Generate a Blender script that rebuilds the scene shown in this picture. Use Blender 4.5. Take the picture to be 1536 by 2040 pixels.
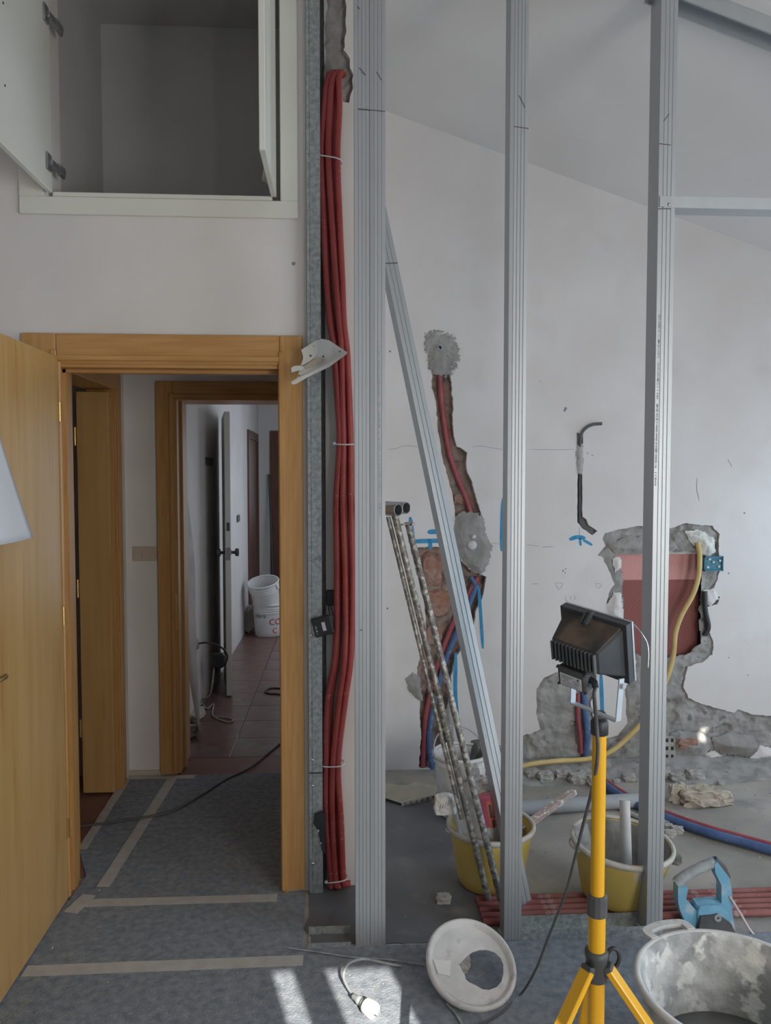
import bpy, math, random
from mathutils import Vector, Matrix, noise
from mathutils.geometry import tessellate_polygon

random.seed(7)
for o in list(bpy.data.objects):
    bpy.data.objects.remove(o, do_unlink=True)
SC = bpy.context.scene
COL = SC.collection

# ------------------------------------------------------------------ camera
F, EYE = 1534.0, 1.6
YAW, PIT = math.radians(3.28), math.radians(2.66)
FW = Vector((math.sin(YAW) * math.cos(PIT), math.cos(YAW) * math.cos(PIT), -math.sin(PIT)))
RT = Vector((math.cos(YAW), -math.sin(YAW), 0))
UP = RT.cross(FW)
cam_data = bpy.data.cameras.new('camera')
cam_data.sensor_fit = 'HORIZONTAL'
cam_data.sensor_width = 36
cam_data.lens = F / 1536 * 36
cam_data.clip_start = 0.05
cam = bpy.data.objects.new('camera', cam_data)
COL.objects.link(cam)
cam.matrix_world = Matrix(((RT.x, UP.x, -FW.x, 0), (RT.y, UP.y, -FW.y, 0), (RT.z, UP.z, -FW.z, EYE), (0, 0, 0, 1)))
SC.camera = cam

# ------------------------------------------------------------------ light
W = bpy.data.worlds.new('world')
SC.world = W
W.use_nodes = True
W.node_tree.nodes['Background'].inputs[0].default_value = (0.62, 0.78, 1.0, 1)
W.node_tree.nodes['Background'].inputs[1].default_value = 1.0
SUN_K = 0.60      # rise of the sun per metre of y
sun_dir = Vector((-0.28, 1.0, -SUN_K)).normalized()
sd = bpy.data.lights.new('sun', 'SUN')
sd.energy = 9.5
sd.angle = math.radians(0.35)
sd.color = (1.0, 0.95, 0.86)
sun = bpy.data.objects.new('sun', sd)
COL.objects.link(sun)
sun.rotation_euler = sun_dir.to_track_quat('-Z', 'Y').to_euler()
sun.location = (2, -4, 5)


def area(name, loc, look, sx, sy, power, color):
    d = bpy.data.lights.new(name, 'AREA')
    d.shape = 'RECTANGLE'
    d.size, d.size_y, d.energy, d.color = sx, sy, power, color
    o = bpy.data.objects.new(name, d)
    COL.objects.link(o)
    o.location = loc
    o.rotation_euler = Vector(look).to_track_quat('-Z', 'Z').to_euler()
    return o


# area lamps standing in for daylight; the walls behind them are solid
area('daylight_side_lamp', (3.22, 0.9, 1.45), (-1, 0, 0), 1.7, 1.3, 34, (0.66, 0.83, 1.0))
area('daylight_rear_lamp', (1.88, -1.10, 1.30), (-0.45, 1, 0), 1.3, 1.9, 62, (1.0, 0.945, 0.89))
area('daylight_bath_lamp', (3.22, 3.35, 1.15), (-1, 0, 0), 0.9, 1.0, 14, (0.64, 0.82, 1.0))
area('daylight_hall_opening', (0.36, 7.2, 1.3), (-1, 0, 0), 1.6, 1.8, 11, (0.74, 0.85, 1.0))
area('hall_side_fill', (0.36, 4.95, 1.35), (-1, 0.55, 0), 0.5, 1.6, 4, (0.85, 0.90, 1.0))  # fill added for the near hall wall; no side room behind it
SC.view_settings.view_transform = 'Standard'
SC.view_settings.look = 'None'
SC.view_settings.gamma = 1
SC.view_settings.use_curve_mapping = False
SC.view_settings.exposure = 0.22


# ------------------------------------------------------------------ geometry helpers
def ray(px, py):
    return FW * F + RT * (px - 768) - UP * (py - 1020)


def P(px, py, y):
    """point on the vertical plane at depth y"""
    r = ray(px, py)
    return Vector((0, 0, EYE)) + r * (y / r.y)


def G(px, py, z=0.0):
    """point on the horizontal plane at height z"""
    r = ray(px, py)
    return Vector((0, 0, EYE)) + r * ((z - EYE) / r.z)


def V(*a):
    return Vector(a)


def off(o):
    """world position of an (unrotated) parent chain"""
    v = Vector((0, 0, 0))
    while o is not None:
        v += o.location
        o = o.parent
    return v


def tag(o, label, cat, group=None):
    o['label'] = label
    o['category'] = cat
    if group:
        o['group'] = group
    return o


def struct(o):
    o['kind'] = 'structure'
    return o


def thing(name, loc, label, cat, group=None):
    o = bpy.data.objects.new(name, None)
    o.empty_display_size = 0.05
    COL.objects.link(o)
    o.location = loc
    return tag(o, label, cat, group)


class MB:
    def __init__(s):
        s.v, s.f, s.sm = [], [], []

    def add(s, vs, fs, smooth=False):
        b = len(s.v)
        s.v += [Vector(v) for v in vs]
        s.f += [tuple(b + i for i in f) for f in fs]
        s.sm += [smooth] * len(fs)
        return s

    def box(s, a, b):
        x0, x1 = sorted((a[0], b[0])); y0, y1 = sorted((a[1], b[1])); z0, z1 = sorted((a[2], b[2]))
        return s.add([(x0, y0, z0), (x1, y0, z0), (x1, y1, z0), (x0, y1, z0), (x0, y0, z1), (x1, y0, z1), (x1, y1, z1), (x0, y1, z1)],
                     [(3, 2, 1, 0), (4, 5, 6, 7), (0, 1, 5, 4), (1, 2, 6, 5), (2, 3, 7, 6), (3, 0, 4, 7)])

    def bbox(s, a, b, r=0.004):
        """box with chamfered edges"""
        x0, x1 = sorted((a[0], b[0])); y0, y1 = sorted((a[1], b[1])); z0, z1 = sorted((a[2], b[2]))
        r = min(r, (x1 - x0) / 2.1, (y1 - y0) / 2.1, (z1 - z0) / 2.1)
        return s.hexa([V(x0, y0, z0), V(x1, y0, z0), V(x1, y1, z0), V(x0, y1, z0), V(x0, y0, z1), V(x1, y0, z1), V(x1, y1, z1), V(x0, y1, z1)], r)

    def hexa(s, c, r=0.0):
        """eight corners (bottom ring, top ring); chamfer r"""
        c = [Vector(q) for q in c]
        if r <= 0:
            return s.add(c, [(3, 2, 1, 0), (4, 5, 6, 7), (0, 1, 5, 4), (1, 2, 6, 5), (2, 3, 7, 6), (3, 0, 4, 7)])
        nb = {0: (1, 3, 4), 1: (0, 2, 5), 2: (3, 1, 6), 3: (2, 0, 7), 4: (5, 7, 0), 5: (4, 6, 1), 6: (7, 5, 2), 7: (6, 4, 3)}
        faces = [(3, 2, 1, 0), (4, 5, 6, 7), (0, 1, 5, 4), (1, 2, 6, 5), (2, 3, 7, 6), (3, 0, 4, 7)]
        vs, idx = [], {}
        for fi, f in enumerate(faces):
            for k in range(4):
                i = f[k]
                q = c[i].copy()
                for n in nb[i]:
                    if n in f:
                        d = c[n] - c[i]
                        if d.length > 1e-9:
                            q += d.normalized() * r
                idx[(fi, i)] = len(vs)
                vs.append(q)
        fs = [tuple(idx[(fi, i)] for i in f) for fi, f in enumerate(faces)]
        done = set()
        for fi, f in enumerate(faces):
            for k in range(4):
                a, b = f[k], f[(k + 1) % 4]
                if (min(a, b), max(a, b)) in done:
                    continue
                for fj, g in enumerate(faces):
                    if fj != fi and a in g and b in g:
                        done.add((min(a, b), max(a, b)))
                        fs.append((idx[(fi, b)], idx[(fi, a)], idx[(fj, a)], idx[(fj, b)]))
        for i in range(8):
            fl = [fi for fi, f in enumerate(faces) if i in f]
            fs.append(tuple(idx[(fi, i)] for fi in fl))
        return s.add(vs, fs)

    def bar(s, p0, p1, w, h, up=(0, 0, 1), r=0.0):
        p0, p1 = Vector(p0), Vector(p1)
        d = (p1 - p0).normalized()
        sd_ = d.cross(Vector(up)).normalized()
        u = sd_.cross(d).normalized()
        a, b = sd_ * w / 2, u * h / 2
        return s.hexa([p0 - a - b, p0 + a - b, p1 + a - b, p1 - a - b, p0 - a + b, p0 + a + b, p1 + a + b, p1 - a + b], r)

    def tube(s, pts, r, seg=10, smooth=True, cap=True, rf=None):
        pts = [Vector(p) for p in pts]
        n = len(pts)
        T = [(pts[min(i + 1, n - 1)] - pts[max(i - 1, 0)]).normalized() for i in range(n)]
        u = T[0].orthogonal().normalized()
        vs, fs = [], []
        for i in range(n):
            u = (u - T[i] * u.dot(T[i])).normalized()
            w = T[i].cross(u)
            rr = r * (rf(i, n) if rf else 1)
            for k in range(seg):
                a = 2 * math.pi * k / seg
                vs.append(pts[i] + (u * math.cos(a) + w * math.sin(a)) * rr)
        for i in range(n - 1):
            for k in range(seg):
                k2 = (k + 1) % seg
                fs.append((i * seg + k, i * seg + k2, (i + 1) * seg + k2, (i + 1) * seg + k))
        s.add(vs, fs, smooth)
        if cap:
            s.add(vs[:seg], [tuple(reversed(range(seg)))])
            s.add(vs[-seg:], [tuple(range(seg))])
        return s

    def lathe(s, prof, M, seg=32, smooth=True, wob=None):
        """profile (r, z) turned around local z; M places it"""
        vs, fs = [], []
        n = len(prof)
        for k in range(seg):
            a = 2 * math.pi * k / seg
            for i, (r, z) in enumerate(prof):
                q = Vector((r * math.cos(a), r * math.sin(a), z))
                if wob:
                    q += wob(q, i)
                vs.append(M @ q)
        for k in range(seg):
            k2 = (k + 1) % seg
            for i in range(n - 1):
                fs.append((k * n + i, k2 * n + i, k2 * n + i + 1, k * n + i + 1))
        return s.add(vs, fs, smooth)

    def prism(s, loops, fn, t0, t1, smooth=False):
        """outline with holes (list of uv loops) extruded; fn(u, v, t) -> point"""
        flat = [p for l in loops for p in l]
        tris = tessellate_polygon([[Vector((p[0], p[1], 0)) for p in l] for l in loops])
        n = len(flat)
        vs = [fn(p[0], p[1], t0) for p in flat] + [fn(p[0], p[1], t1) for p in flat]
        fs = [tuple(t) for t in tris] + [tuple(n + i for i in reversed(t)) for t in tris]
        b = 0
        for l in loops:
            m = len(l)
            for i in range(m):
                j = (i + 1) % m
                fs.append((b + i, b + j, n + b + j, n + b + i))
            b += m
        return s.add(vs, fs, smooth)

    def strip(s, pts, w, fn_n, lift=0.0, t=0.0006):
        """flat stroke of width w along pts on a surface with normal fn_n"""
        pts = [Vector(p) for p in pts]
        nrm = Vector(fn_n)
        L, R = [], []
        for i, p in enumerate(pts):
            d = (pts[min(i + 1, len(pts) - 1)] - pts[max(i - 1, 0)]).normalized()
            sdv = d.cross(nrm).normalized() * (w / 2 if not callable(w) else w(i) / 2)
            L.append(p + sdv + nrm * lift); R.append(p - sdv + nrm * lift)
        n = len(pts)
        vs = L + R + [q + nrm * t for q in L] + [q + nrm * t for q in R]
        fs = []
        for i in range(n - 1):
            fs.append((2 * n + i, 2 * n + i + 1, 3 * n + i + 1, 3 * n + i))
            fs.append((i, n + i, n + i + 1, i + 1))
            fs.append((i, i + 1, 2 * n + i + 1, 2 * n + i))
            fs.append((n + i + 1, n + i, 3 * n + i, 3 * n + i + 1))
        fs.append((0, 2 * n, 3 * n, n)); fs.append((n - 1, 2 * n - 1, 4 * n - 1, 3 * n - 1))
        return s.add(vs, fs)

    def build(s, name, mat, parent=None, fixn=True):
        me = bpy.data.meshes.new(name)
        if parent is None:
            xs = [v.x for v in s.v]; ys = [v.y for v in s.v]; zs = [v.z for v in s.v]
            o0 = Vector(((min(xs) + max(xs)) / 2, (min(ys) + max(ys)) / 2, min(zs)))
        else:
            o0 = off(parent)
        me.from_pydata([v - o0 for v in s.v], [], s.f)
        me.polygons.foreach_set('use_smooth', s.sm)
        me.update()
        if fixn:
            import bmesh
            bm = bmesh.new(); bm.from_mesh(me)
            bmesh.ops.recalc_face_normals(bm, faces=bm.faces)
            bm.to_mesh(me); bm.free()
        me.materials.append(mat)
        o = bpy.data.objects.new(name, me)
        COL.objects.link(o)
        if parent is None:
            o.location = o0
        else:
            o.parent = parent
        return o


def spline(pts, n=12):
    """Catmull-Rom through points"""
    pts = [Vector(p) for p in pts]
    q = [pts[0] * 2 - pts[1]] + pts + [pts[-1] * 2 - pts[-2]]
    out = []
    for i in range(1, len(q) - 2):
        for k in range(n):
            t = k / n
            a, b, c, d = q[i - 1], q[i], q[i + 1], q[i + 2]
            out.append(0.5 * ((2 * b) + (c - a) * t + (2 * a - 5 * b + 4 * c - d) * t * t + (3 * b - a - 3 * c + d) * t ** 3))
    out.append(pts[-1])
    return out


def resample(pts, step):
    out = [pts[0].copy()]
    acc = 0.0
    for a, b in zip(pts[:-1], pts[1:]):
        L = (b - a).length
        if L < 1e-9:
            continue
        t = step - acc
        while t <= L:
            out.append(a + (b - a) * (t / L)); t += step
        acc = L - (t - step)
    return out


def frame(p, n, up=(0, 0, 1)):
    """matrix at p whose local z is n"""
    n = Vector(n).normalized()
    x = Vector(up).cross(n)
    if x.length < 1e-5:
        x = Vector((1, 0, 0))
    x.normalize()
    y = n.cross(x)
    return Matrix(((x.x, y.x, n.x, p[0]), (x.y, y.y, n.y, p[1]), (x.z, y.z, n.z, p[2]), (0, 0, 0, 1)))


def jag(poly, step, amp, seed=0):
    """ragged outline"""
    out = []
    m = len(poly)
    for i in range(m):
        a, b = Vector(poly[i][:2]), Vector(poly[(i + 1) % m][:2])
        k = max(1, int((b - a).length / step))
        for j in range(k):
            q = a + (b - a) * (j / k)
            nv = noise.noise_vector((q.x * 37 + seed, q.y * 37, seed * 1.7))
            nv2 = noise.noise_vector((q.x * 110 + seed, q.y * 110, seed * 0.7))
            out.append((q.x + amp * (nv.x + 0.5 * nv2.x), q.y + amp * (nv.y + 0.5 * nv2.y)))
    return out


def inside(p, poly):
    x, y = p
    r = False
    j = len(poly) - 1
    for i in range(len(poly)):
        xi, yi = poly[i][0], poly[i][1]
        xj, yj = poly[j][0], poly[j][1]
        if (yi > y) != (yj > y) and x < (xj - xi) * (y - yi) / (yj - yi) + xi:
            r = not r
        j = i
    return r


def bdist(p, poly):
    best = 9.0
    px_, py_ = p
    for i in range(len(poly)):
        ax, ay = poly[i][0], poly[i][1]
        bx, by = poly[(i + 1) % len(poly)][0], poly[(i + 1) % len(poly)][1]
        dx, dy = bx - ax, by - ay
        l2 = dx * dx + dy * dy
        t = 0 if l2 == 0 else max(0, min(1, ((px_ - ax) * dx + (py_ - ay) * dy) / l2))
        d = math.hypot(px_ - ax - t * dx, py_ - ay - t * dy)
        best = min(best, d)
    return best


def wallpoly(pix, y):
    return [(q.x, q.z) for q in (P(a, b, y) for a, b in pix)]


def rough_sheet(poly, y0, cell, hf, holes=(), mask=None):
    """rough grid clipped to an outline on a vertical plane; hf(x, z, d) = how far it stands out"""
    x0 = min(p[0] for p in poly); x1 = max(p[0] for p in poly)
    z0 = min(p[1] for p in poly); z1 = max(p[1] for p in poly)
    nx, nz = int((x1 - x0) / cell) + 2, int((z1 - z0) / cell) + 2
    mb = MB()
    ids, vs, fs = {}, [], []

    def vid(i, j):
        if (i, j) not in ids:
            x, z = x0 + i * cell, z0 + j * cell
            jx = noise.noise_vector((x * 150, 3.1, z * 150)) * cell * 0.45
            d = bdist((x, z), poly)
            ids[(i, j)] = len(vs)
            vs.append(Vector((x + jx.x, y0 - hf(x, z, d), z + jx.z)))
        return ids[(i, j)]
    for i in range(nx):
        for j in range(nz):
            c = (x0 + (i + .5) * cell, z0 + (j + .5) * cell)
            if inside(c, poly) and not any(inside(c, h) for h in holes) and not (mask and mask(c[0], c[1], bdist(c, poly))):
                fs.append((vid(i, j), vid(i + 1, j), vid(i + 1, j + 1), vid(i, j + 1)))
    mb.add(vs, fs, True)
    return mb


def crumple(center, size, seed, amp=0.25, cuts=7, M=None):
    """box-like lump with folds (sacks, rubble, crumpled paper)"""
    vs, fs = [], []
    idx = {}
    n = cuts

    def vert(p):
        key = tuple(round(c * 1000) for c in p)
        if key not in idx:
            q = Vector(p)
            rr = q.normalized() * max(abs(q.x), abs(q.y), abs(q.z))
            q = q * 0.55 + rr * 0.45
            nv = noise.noise_vector(q * 1.7 + Vector((seed * 3.1, seed, -seed)))
            nv2 = noise.noise_vector(q * 5.0 + Vector((seed, seed * 2, seed)))
            q = q + nv * amp + nv2 * amp * 0.4
            q = Vector((q.x * size[0] / 2, q.y * size[1] / 2, q.z * size[2] / 2))
            if M:
                q = M @ q
            idx[key] = len(vs)
            vs.append(q + Vector(center))
        return idx[key]
    for ax in range(3):
        for sgn in (-1, 1):
            for i in range(n):
                for j in range(n):
                    quad = []
                    for (a, b) in ((i, j), (i + 1, j), (i + 1, j + 1), (i, j + 1)):
                        p = [0, 0, 0]
                        p[ax] = sgn
                        p[(ax + 1) % 3] = -1 + 2 * a / n
                        p[(ax + 2) % 3] = -1 + 2 * b / n
                        quad.append(vert(p))
                    fs.append(tuple(quad if sgn > 0 else reversed(quad)))
    return MB().add(vs, fs, False)


# ------------------------------------------------------------------ materials
MATS = {}


def mat(name, c1, c2=None, rough=0.6, metal=0.0, scale=6.0, stretch=(1, 1, 1), bump=0.0, bscale=None, detail=4, lo=0.35, hi=0.65, c3=None, s3=40, lo3=0.6, hi3=0.7, spec=0.5, trans=0.0):
    m = bpy.data.materials.new(name)
    m.use_nodes = True
    nt = m.node_tree
    b = nt.nodes['Principled BSDF']
    b.inputs['Roughness'].default_value = rough
    b.inputs['Metallic'].default_value = metal
    b.inputs['Specular IOR Level'].default_value = spec
    if trans:
        b.inputs['Transmission Weight'].default_value = trans
    tc = nt.nodes.new('ShaderNodeTexCoord')
    mp = nt.nodes.new('ShaderNodeMapping')
    mp.inputs['Scale'].default_value = stretch
    nt.links.new(tc.outputs['Object'], mp.inputs[0])
    col = None
    if c2 is None:
        b.inputs['Base Color'].default_value = (*c1, 1)
    else:
        no = nt.nodes.new('ShaderNodeTexNoise')
        no.inputs['Scale'].default_value = scale
        no.inputs['Detail'].default_value = detail
        nt.links.new(mp.outputs[0], no.inputs['Vector'])
        rp = nt.nodes.new('ShaderNodeValToRGB')
        rp.color_ramp.elements[0].position = lo
        rp.color_ramp.elements[1].position = hi
        rp.color_ramp.elements[0].color = (*c1, 1)
        rp.color_ramp.elements[1].color = (*c2, 1)
        nt.links.new(no.outputs['Fac'], rp.inputs[0])
        col = rp.outputs[0]
        if c3 is not None:
            n3 = nt.nodes.new('ShaderNodeTexNoise')
            n3.inputs['Scale'].default_value = s3
            n3.inputs['Detail'].default_value = 3
            nt.links.new(mp.outputs[0], n3.inputs['Vector'])
            r3 = nt.nodes.new('ShaderNodeValToRGB')
            r3.color_ramp.elements[0].position = lo3
            r3.color_ramp.elements[1].position = hi3
            nt.links.new(n3.outputs['Fac'], r3.inputs[0])
            mx = nt.nodes.new('ShaderNodeMix')
            mx.data_type = 'RGBA'
            mx.inputs[7].default_value = (*c3, 1)
            nt.links.new(r3.outputs[0], mx.inputs[0])
            nt.links.new(col, mx.inputs[6])
            col = mx.outputs[2]
        nt.links.new(col, b.inputs['Base Color'])
    if bump:
        nb = nt.nodes.new('ShaderNodeTexNoise')
        nb.inputs['Scale'].default_value = bscale or scale * 4
        nb.inputs['Detail'].default_value = 5
        nt.links.new(mp.outputs[0], nb.inputs['Vector'])
        bp = nt.nodes.new('ShaderNodeBump')
        bp.inputs['Strength'].default_value = bump
        bp.inputs['Distance'].default_value = 0.01
        nt.links.new(nb.outputs['Fac'], bp.inputs['Height'])
        nt.links.new(bp.outputs[0], b.inputs['Normal'])
    MATS[name] = m
    return m


M_wall = mat('wall_paint', (0.66, 0.63, 0.60), (0.73, 0.70, 0.67), 0.75, scale=2.2, bump=0.05, bscale=60)
M_bwall = mat('bath_wall_paint', (0.66, 0.615, 0.59), (0.72, 0.69, 0.67), 0.7, scale=1.8, bump=0.08, bscale=40, c3=(0.63, 0.585, 0.56), s3=4, lo3=0.55, hi3=0.85)
M_ceil = mat('ceiling_paint', (0.72, 0.68, 0.65), (0.78, 0.75, 0.72), 0.8, scale=1.2)
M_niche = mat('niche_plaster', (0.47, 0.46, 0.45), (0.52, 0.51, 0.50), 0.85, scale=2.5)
M_lacq = mat('white_lacquer', (0.70, 0.69, 0.62), (0.74, 0.73, 0.66), 0.38, scale=3)
M_mortar = mat('mortar', (0.26, 0.25, 0.235), (0.40, 0.385, 0.365), 0.9, scale=9, bump=0.5, bscale=45, c3=(0.20, 0.19, 0.18), s3=22, lo3=0.62, hi3=0.72)
M_mortar_s = mat('mortar_smooth', (0.27, 0.255, 0.24), (0.36, 0.34, 0.32), 0.9, scale=12, bump=0.25, bscale=60)
M_chase = mat('broken_brickwork', (0.28, 0.22, 0.19), (0.40, 0.27, 0.21), 0.95, scale=13, bump=0.8, bscale=40, c3=(0.17, 0.15, 0.14), s3=18, lo3=0.55, hi3=0.68)
M_brick = mat('brick_clay', (0.33, 0.15, 0.10), (0.36, 0.24, 0.19), 0.9, scale=25, bump=0.4, bscale=90)
M_screed = mat('screed', (0.27, 0.25, 0.225), (0.42, 0.385, 0.345), 0.8, scale=2.2, bump=0.25, bscale=30, c3=(0.25, 0.24, 0.23), s3=7, lo3=0.55, hi3=0.75, detail=7)
M_felt = mat('protective_felt', (0.17, 0.20, 0.235), (0.32, 0.34, 0.365), 0.95, scale=38, detail=6, bump=0.4, bscale=140, c3=(0.44, 0.45, 0.46), s3=120, lo3=0.66, hi3=0.76, lo=0.28, hi=0.72)
M_tape = mat('masking_tape', (0.47, 0.45, 0.42), (0.55, 0.53, 0.50), 0.7, scale=20)
M_wood = mat('honey_wood', (0.46, 0.235, 0.075), (0.54, 0.30, 0.11), 0.4, scale=7, stretch=(9, 9, 0.7), bump=0.03)
M_wood_h = mat('honey_wood_across', (0.46, 0.235, 0.075), (0.54, 0.30, 0.11), 0.4, scale=7, stretch=(0.7, 9, 9), bump=0.03)
M_leaf = mat('veneer_leaf', (0.47, 0.275, 0.095), (0.56, 0.35, 0.14), 0.33, scale=3.2, stretch=(5, 5, 0.35), detail=6, lo=0.3, hi=0.7, c3=(0.42, 0.20, 0.05), s3=5, lo3=0.6, hi3=0.8)
M_dwood = mat('dark_wood', (0.11, 0.045, 0.03), (0.16, 0.07, 0.045), 0.45, scale=6, stretch=(8, 8, 0.7))
M_zinc = mat('galvanised_steel', (0.44, 0.46, 0.47), (0.465, 0.485, 0.495), 0.46, 0.6, scale=4, stretch=(4, 4, 0.5))
M_zinc2 = mat('spangled_steel', (0.33, 0.36, 0.36), (0.56, 0.58, 0.57), 0.45, 0.6, scale=60, detail=8, lo=0.35, hi=0.65, c3=(0.62, 0.62, 0.60), s3=110, lo3=0.58, hi3=0.68)
M_steel_dirty = mat('splattered_steel', (0.16, 0.155, 0.14), (0.27, 0.26, 0.24), 0.5, 0.5, scale=18, c3=(0.52, 0.50, 0.46), s3=55, lo3=0.48, hi3=0.60)
M_tubein = mat('tube_steel', (0.33, 0.33, 0.34), (0.46, 0.46, 0.47), 0.35, 0.8, scale=20)
M_red = mat('red_conduit', (0.33, 0.045, 0.043), (0.40, 0.070, 0.062), 0.5, scale=9, c3=(0.52, 0.20, 0.17), s3=60, lo3=0.66, hi3=0.74)
M_redp = mat('red_pipe', (0.31, 0.055, 0.07), (0.37, 0.09, 0.10), 0.5, scale=12)
M_redd = mat('dusty_red_conduit', (0.25, 0.075, 0.07), (0.32, 0.13, 0.115), 0.75, scale=10, c3=(0.42, 0.32, 0.30), s3=26, lo3=0.58, hi3=0.72)
M_blue = mat('blue_pipe', (0.06, 0.115, 0.26), (0.10, 0.17, 0.34), 0.6, scale=14, c3=(0.3, 0.32, 0.36), s3=35, lo3=0.6, hi3=0.75)
M_yel = mat('yellow_conduit', (0.60, 0.43, 0.16), (0.68, 0.53, 0.24), 0.6, scale=10)
M_grey_pvc = mat('grey_pvc', (0.30, 0.32, 0.34), (0.38, 0.39, 0.40), 0.6, scale=8)
M_tripod = mat('tripod_yellow', (0.80, 0.40, 0.012), (0.84, 0.45, 0.02), 0.28, scale=4)
M_black = mat('black_plastic', (0.022, 0.024, 0.028), (0.035, 0.037, 0.04), 0.45, scale=20)
M_dgrey = mat('dark_grey_plastic', (0.07, 0.072, 0.075), (0.10, 0.10, 0.10), 0.5, scale=15)
M_lamp = mat('lamp_housing', (0.045, 0.050, 0.056), (0.065, 0.07, 0.075), 0.42, scale=10)
M_lampd = mat('dusty_lamp_top', (0.055, 0.050, 0.045), (0.15, 0.11, 0.08), 0.85, scale=22, detail=6, lo=0.42, hi=0.62)
M_white = mat('white_plastic', (0.70, 0.69, 0.66), (0.76, 0.75, 0.73), 0.45, scale=8)
M_lid = mat('dusty_white_plastic', (0.55, 0.54, 0.52), (0.68, 0.66, 0.64), 0.6, scale=14, c3=(0.45, 0.43, 0.40), s3=25, lo3=0.6, hi3=0.75)
M_tub = mat('plaster_caked_tub', (0.34, 0.345, 0.335), (0.60, 0.60, 0.575), 0.85, scale=11, detail=8, bump=0.8, bscale=28, c3=(0.76, 0.76, 0.71), s3=15, lo3=0.54, hi3=0.60, lo=0.40, hi=0.60)
M_tubin = mat('tub_water', (0.16, 0.165, 0.165), (0.22, 0.22, 0.215), 0.3, scale=6)
M_ybuck = mat('yellow_bucket_plastic', (0.58, 0.43, 0.10), (0.64, 0.50, 0.16), 0.5, scale=7, c3=(0.60, 0.57, 0.50), s3=10, lo3=0.58, hi3=0.68)
M_cement = mat('caked_cement', (0.17, 0.165, 0.15), (0.30, 0.29, 0.265), 0.9, scale=12, bump=0.5, bscale=40)
M_rim = mat('cement_splashed_rim', (0.50, 0.47, 0.40), (0.62, 0.59, 0.53), 0.8, scale=30, bump=0.3)
M_paper = mat('paper', (0.62, 0.60, 0.57), (0.70, 0.69, 0.66), 0.8, scale=9)
M_sheet = mat('white_sheet', (0.70, 0.72, 0.75), (0.74, 0.76, 0.78), 0.6, scale=3)
M_kraft = mat('kraft_paper', (0.42, 0.36, 0.28), (0.54, 0.48, 0.40), 0.85, scale=14)
M_beige = mat('beige_card', (0.45, 0.42, 0.33), (0.54, 0.50, 0.41), 0.85, scale=9)
M_mag = mat('magenta_print', (0.50, 0.10, 0.22), (0.60, 0.16, 0.20), 0.5, scale=5)
M_orange = mat('orange_print', (0.72, 0.20, 0.13), (0.74, 0.26, 0.16), 0.5, scale=5)
M_pinkw = mat('pink_wrapper', (0.48, 0.36, 0.37), (0.64, 0.58, 0.57), 0.6, scale=16)
M_sack = mat('pale_sack', (0.50, 0.48, 0.46), (0.62, 0.60, 0.58), 0.7, scale=11)
M_stone = mat('dark_stone', (0.13, 0.128, 0.12), (0.20, 0.195, 0.185), 0.9, scale=14, bump=0.4)
M_rubble = mat('rubble', (0.34, 0.32, 0.30), (0.48, 0.46, 0.43), 0.9, scale=30, bump=0.4)
M_lightblue = mat('light_blue_plastic', (0.14, 0.36, 0.52), (0.22, 0.44, 0.58), 0.5, scale=8, c3=(0.48, 0.54, 0.58), s3=16, lo3=0.52, hi3=0.7)
M_greydust = mat('dusty_grey_rubber', (0.24, 0.26, 0.27), (0.42, 0.44, 0.44), 0.85, scale=22)
M_plank = mat('flecked_wood', (0.40, 0.30, 0.27), (0.50, 0.41, 0.37), 0.8, scale=40, c3=(0.75, 0.73, 0.70), s3=60, lo3=0.55, hi3=0.62)
M_teal = mat('teal_box', (0.02, 0.14, 0.20), (0.05, 0.22, 0.30), 0.45, scale=60)
M_foam = mat('white_foam', (0.66, 0.66, 0.60), (0.74, 0.74, 0.68), 0.9, scale=25, bump=0.6)
M_spray = mat('blue_spray_paint', (0.03, 0.24, 0.46), (0.06, 0.30, 0.52), 0.8, scale=30)
M_pencil = mat('pencil', (0.30, 0.29, 0.30), None, 0.8)
M_ink = mat('marker_ink', (0.10, 0.10, 0.11), None, 0.7)
M_print = mat('faint_print', (0.33, 0.35, 0.37), None, 0.6)
M_redink = mat('red_print', (0.50, 0.05, 0.04), None, 0.6)
M_tile = mat('terracotta_tile', (0.155, 0.085, 0.07), (0.20, 0.115, 0.095), 0.33, scale=7, c3=(0.26, 0.19, 0.17), s3=5, lo3=0.5, hi3=0.75)
M_redfloor = mat('red_floor', (0.21, 0.095, 0.075), (0.25, 0.12, 0.095), 0.5, scale=8)
M_ivory = mat('ivory_plastic', (0.50, 0.42, 0.32), (0.54, 0.46, 0.36), 0.45, scale=8)
M_brass = mat('brass', (0.70, 0.50, 0.22), None, 0.3, 0.9)
M_chrome = mat('chrome', (0.75, 0.76, 0.78), None, 0.2, 1.0)
M_alu = mat('aluminium_bracket', (0.48, 0.52, 0.56), (0.56, 0.60, 0.63), 0.4, 0.7, scale=12)
M_film = mat('dusty_film', (0.36, 0.32, 0.29), (0.46, 0.42, 0.38), 0.6, scale=5)
M_glass = mat('window_glass', (0.9, 0.95, 1.0), None, 0.05, trans=1.0)


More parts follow.
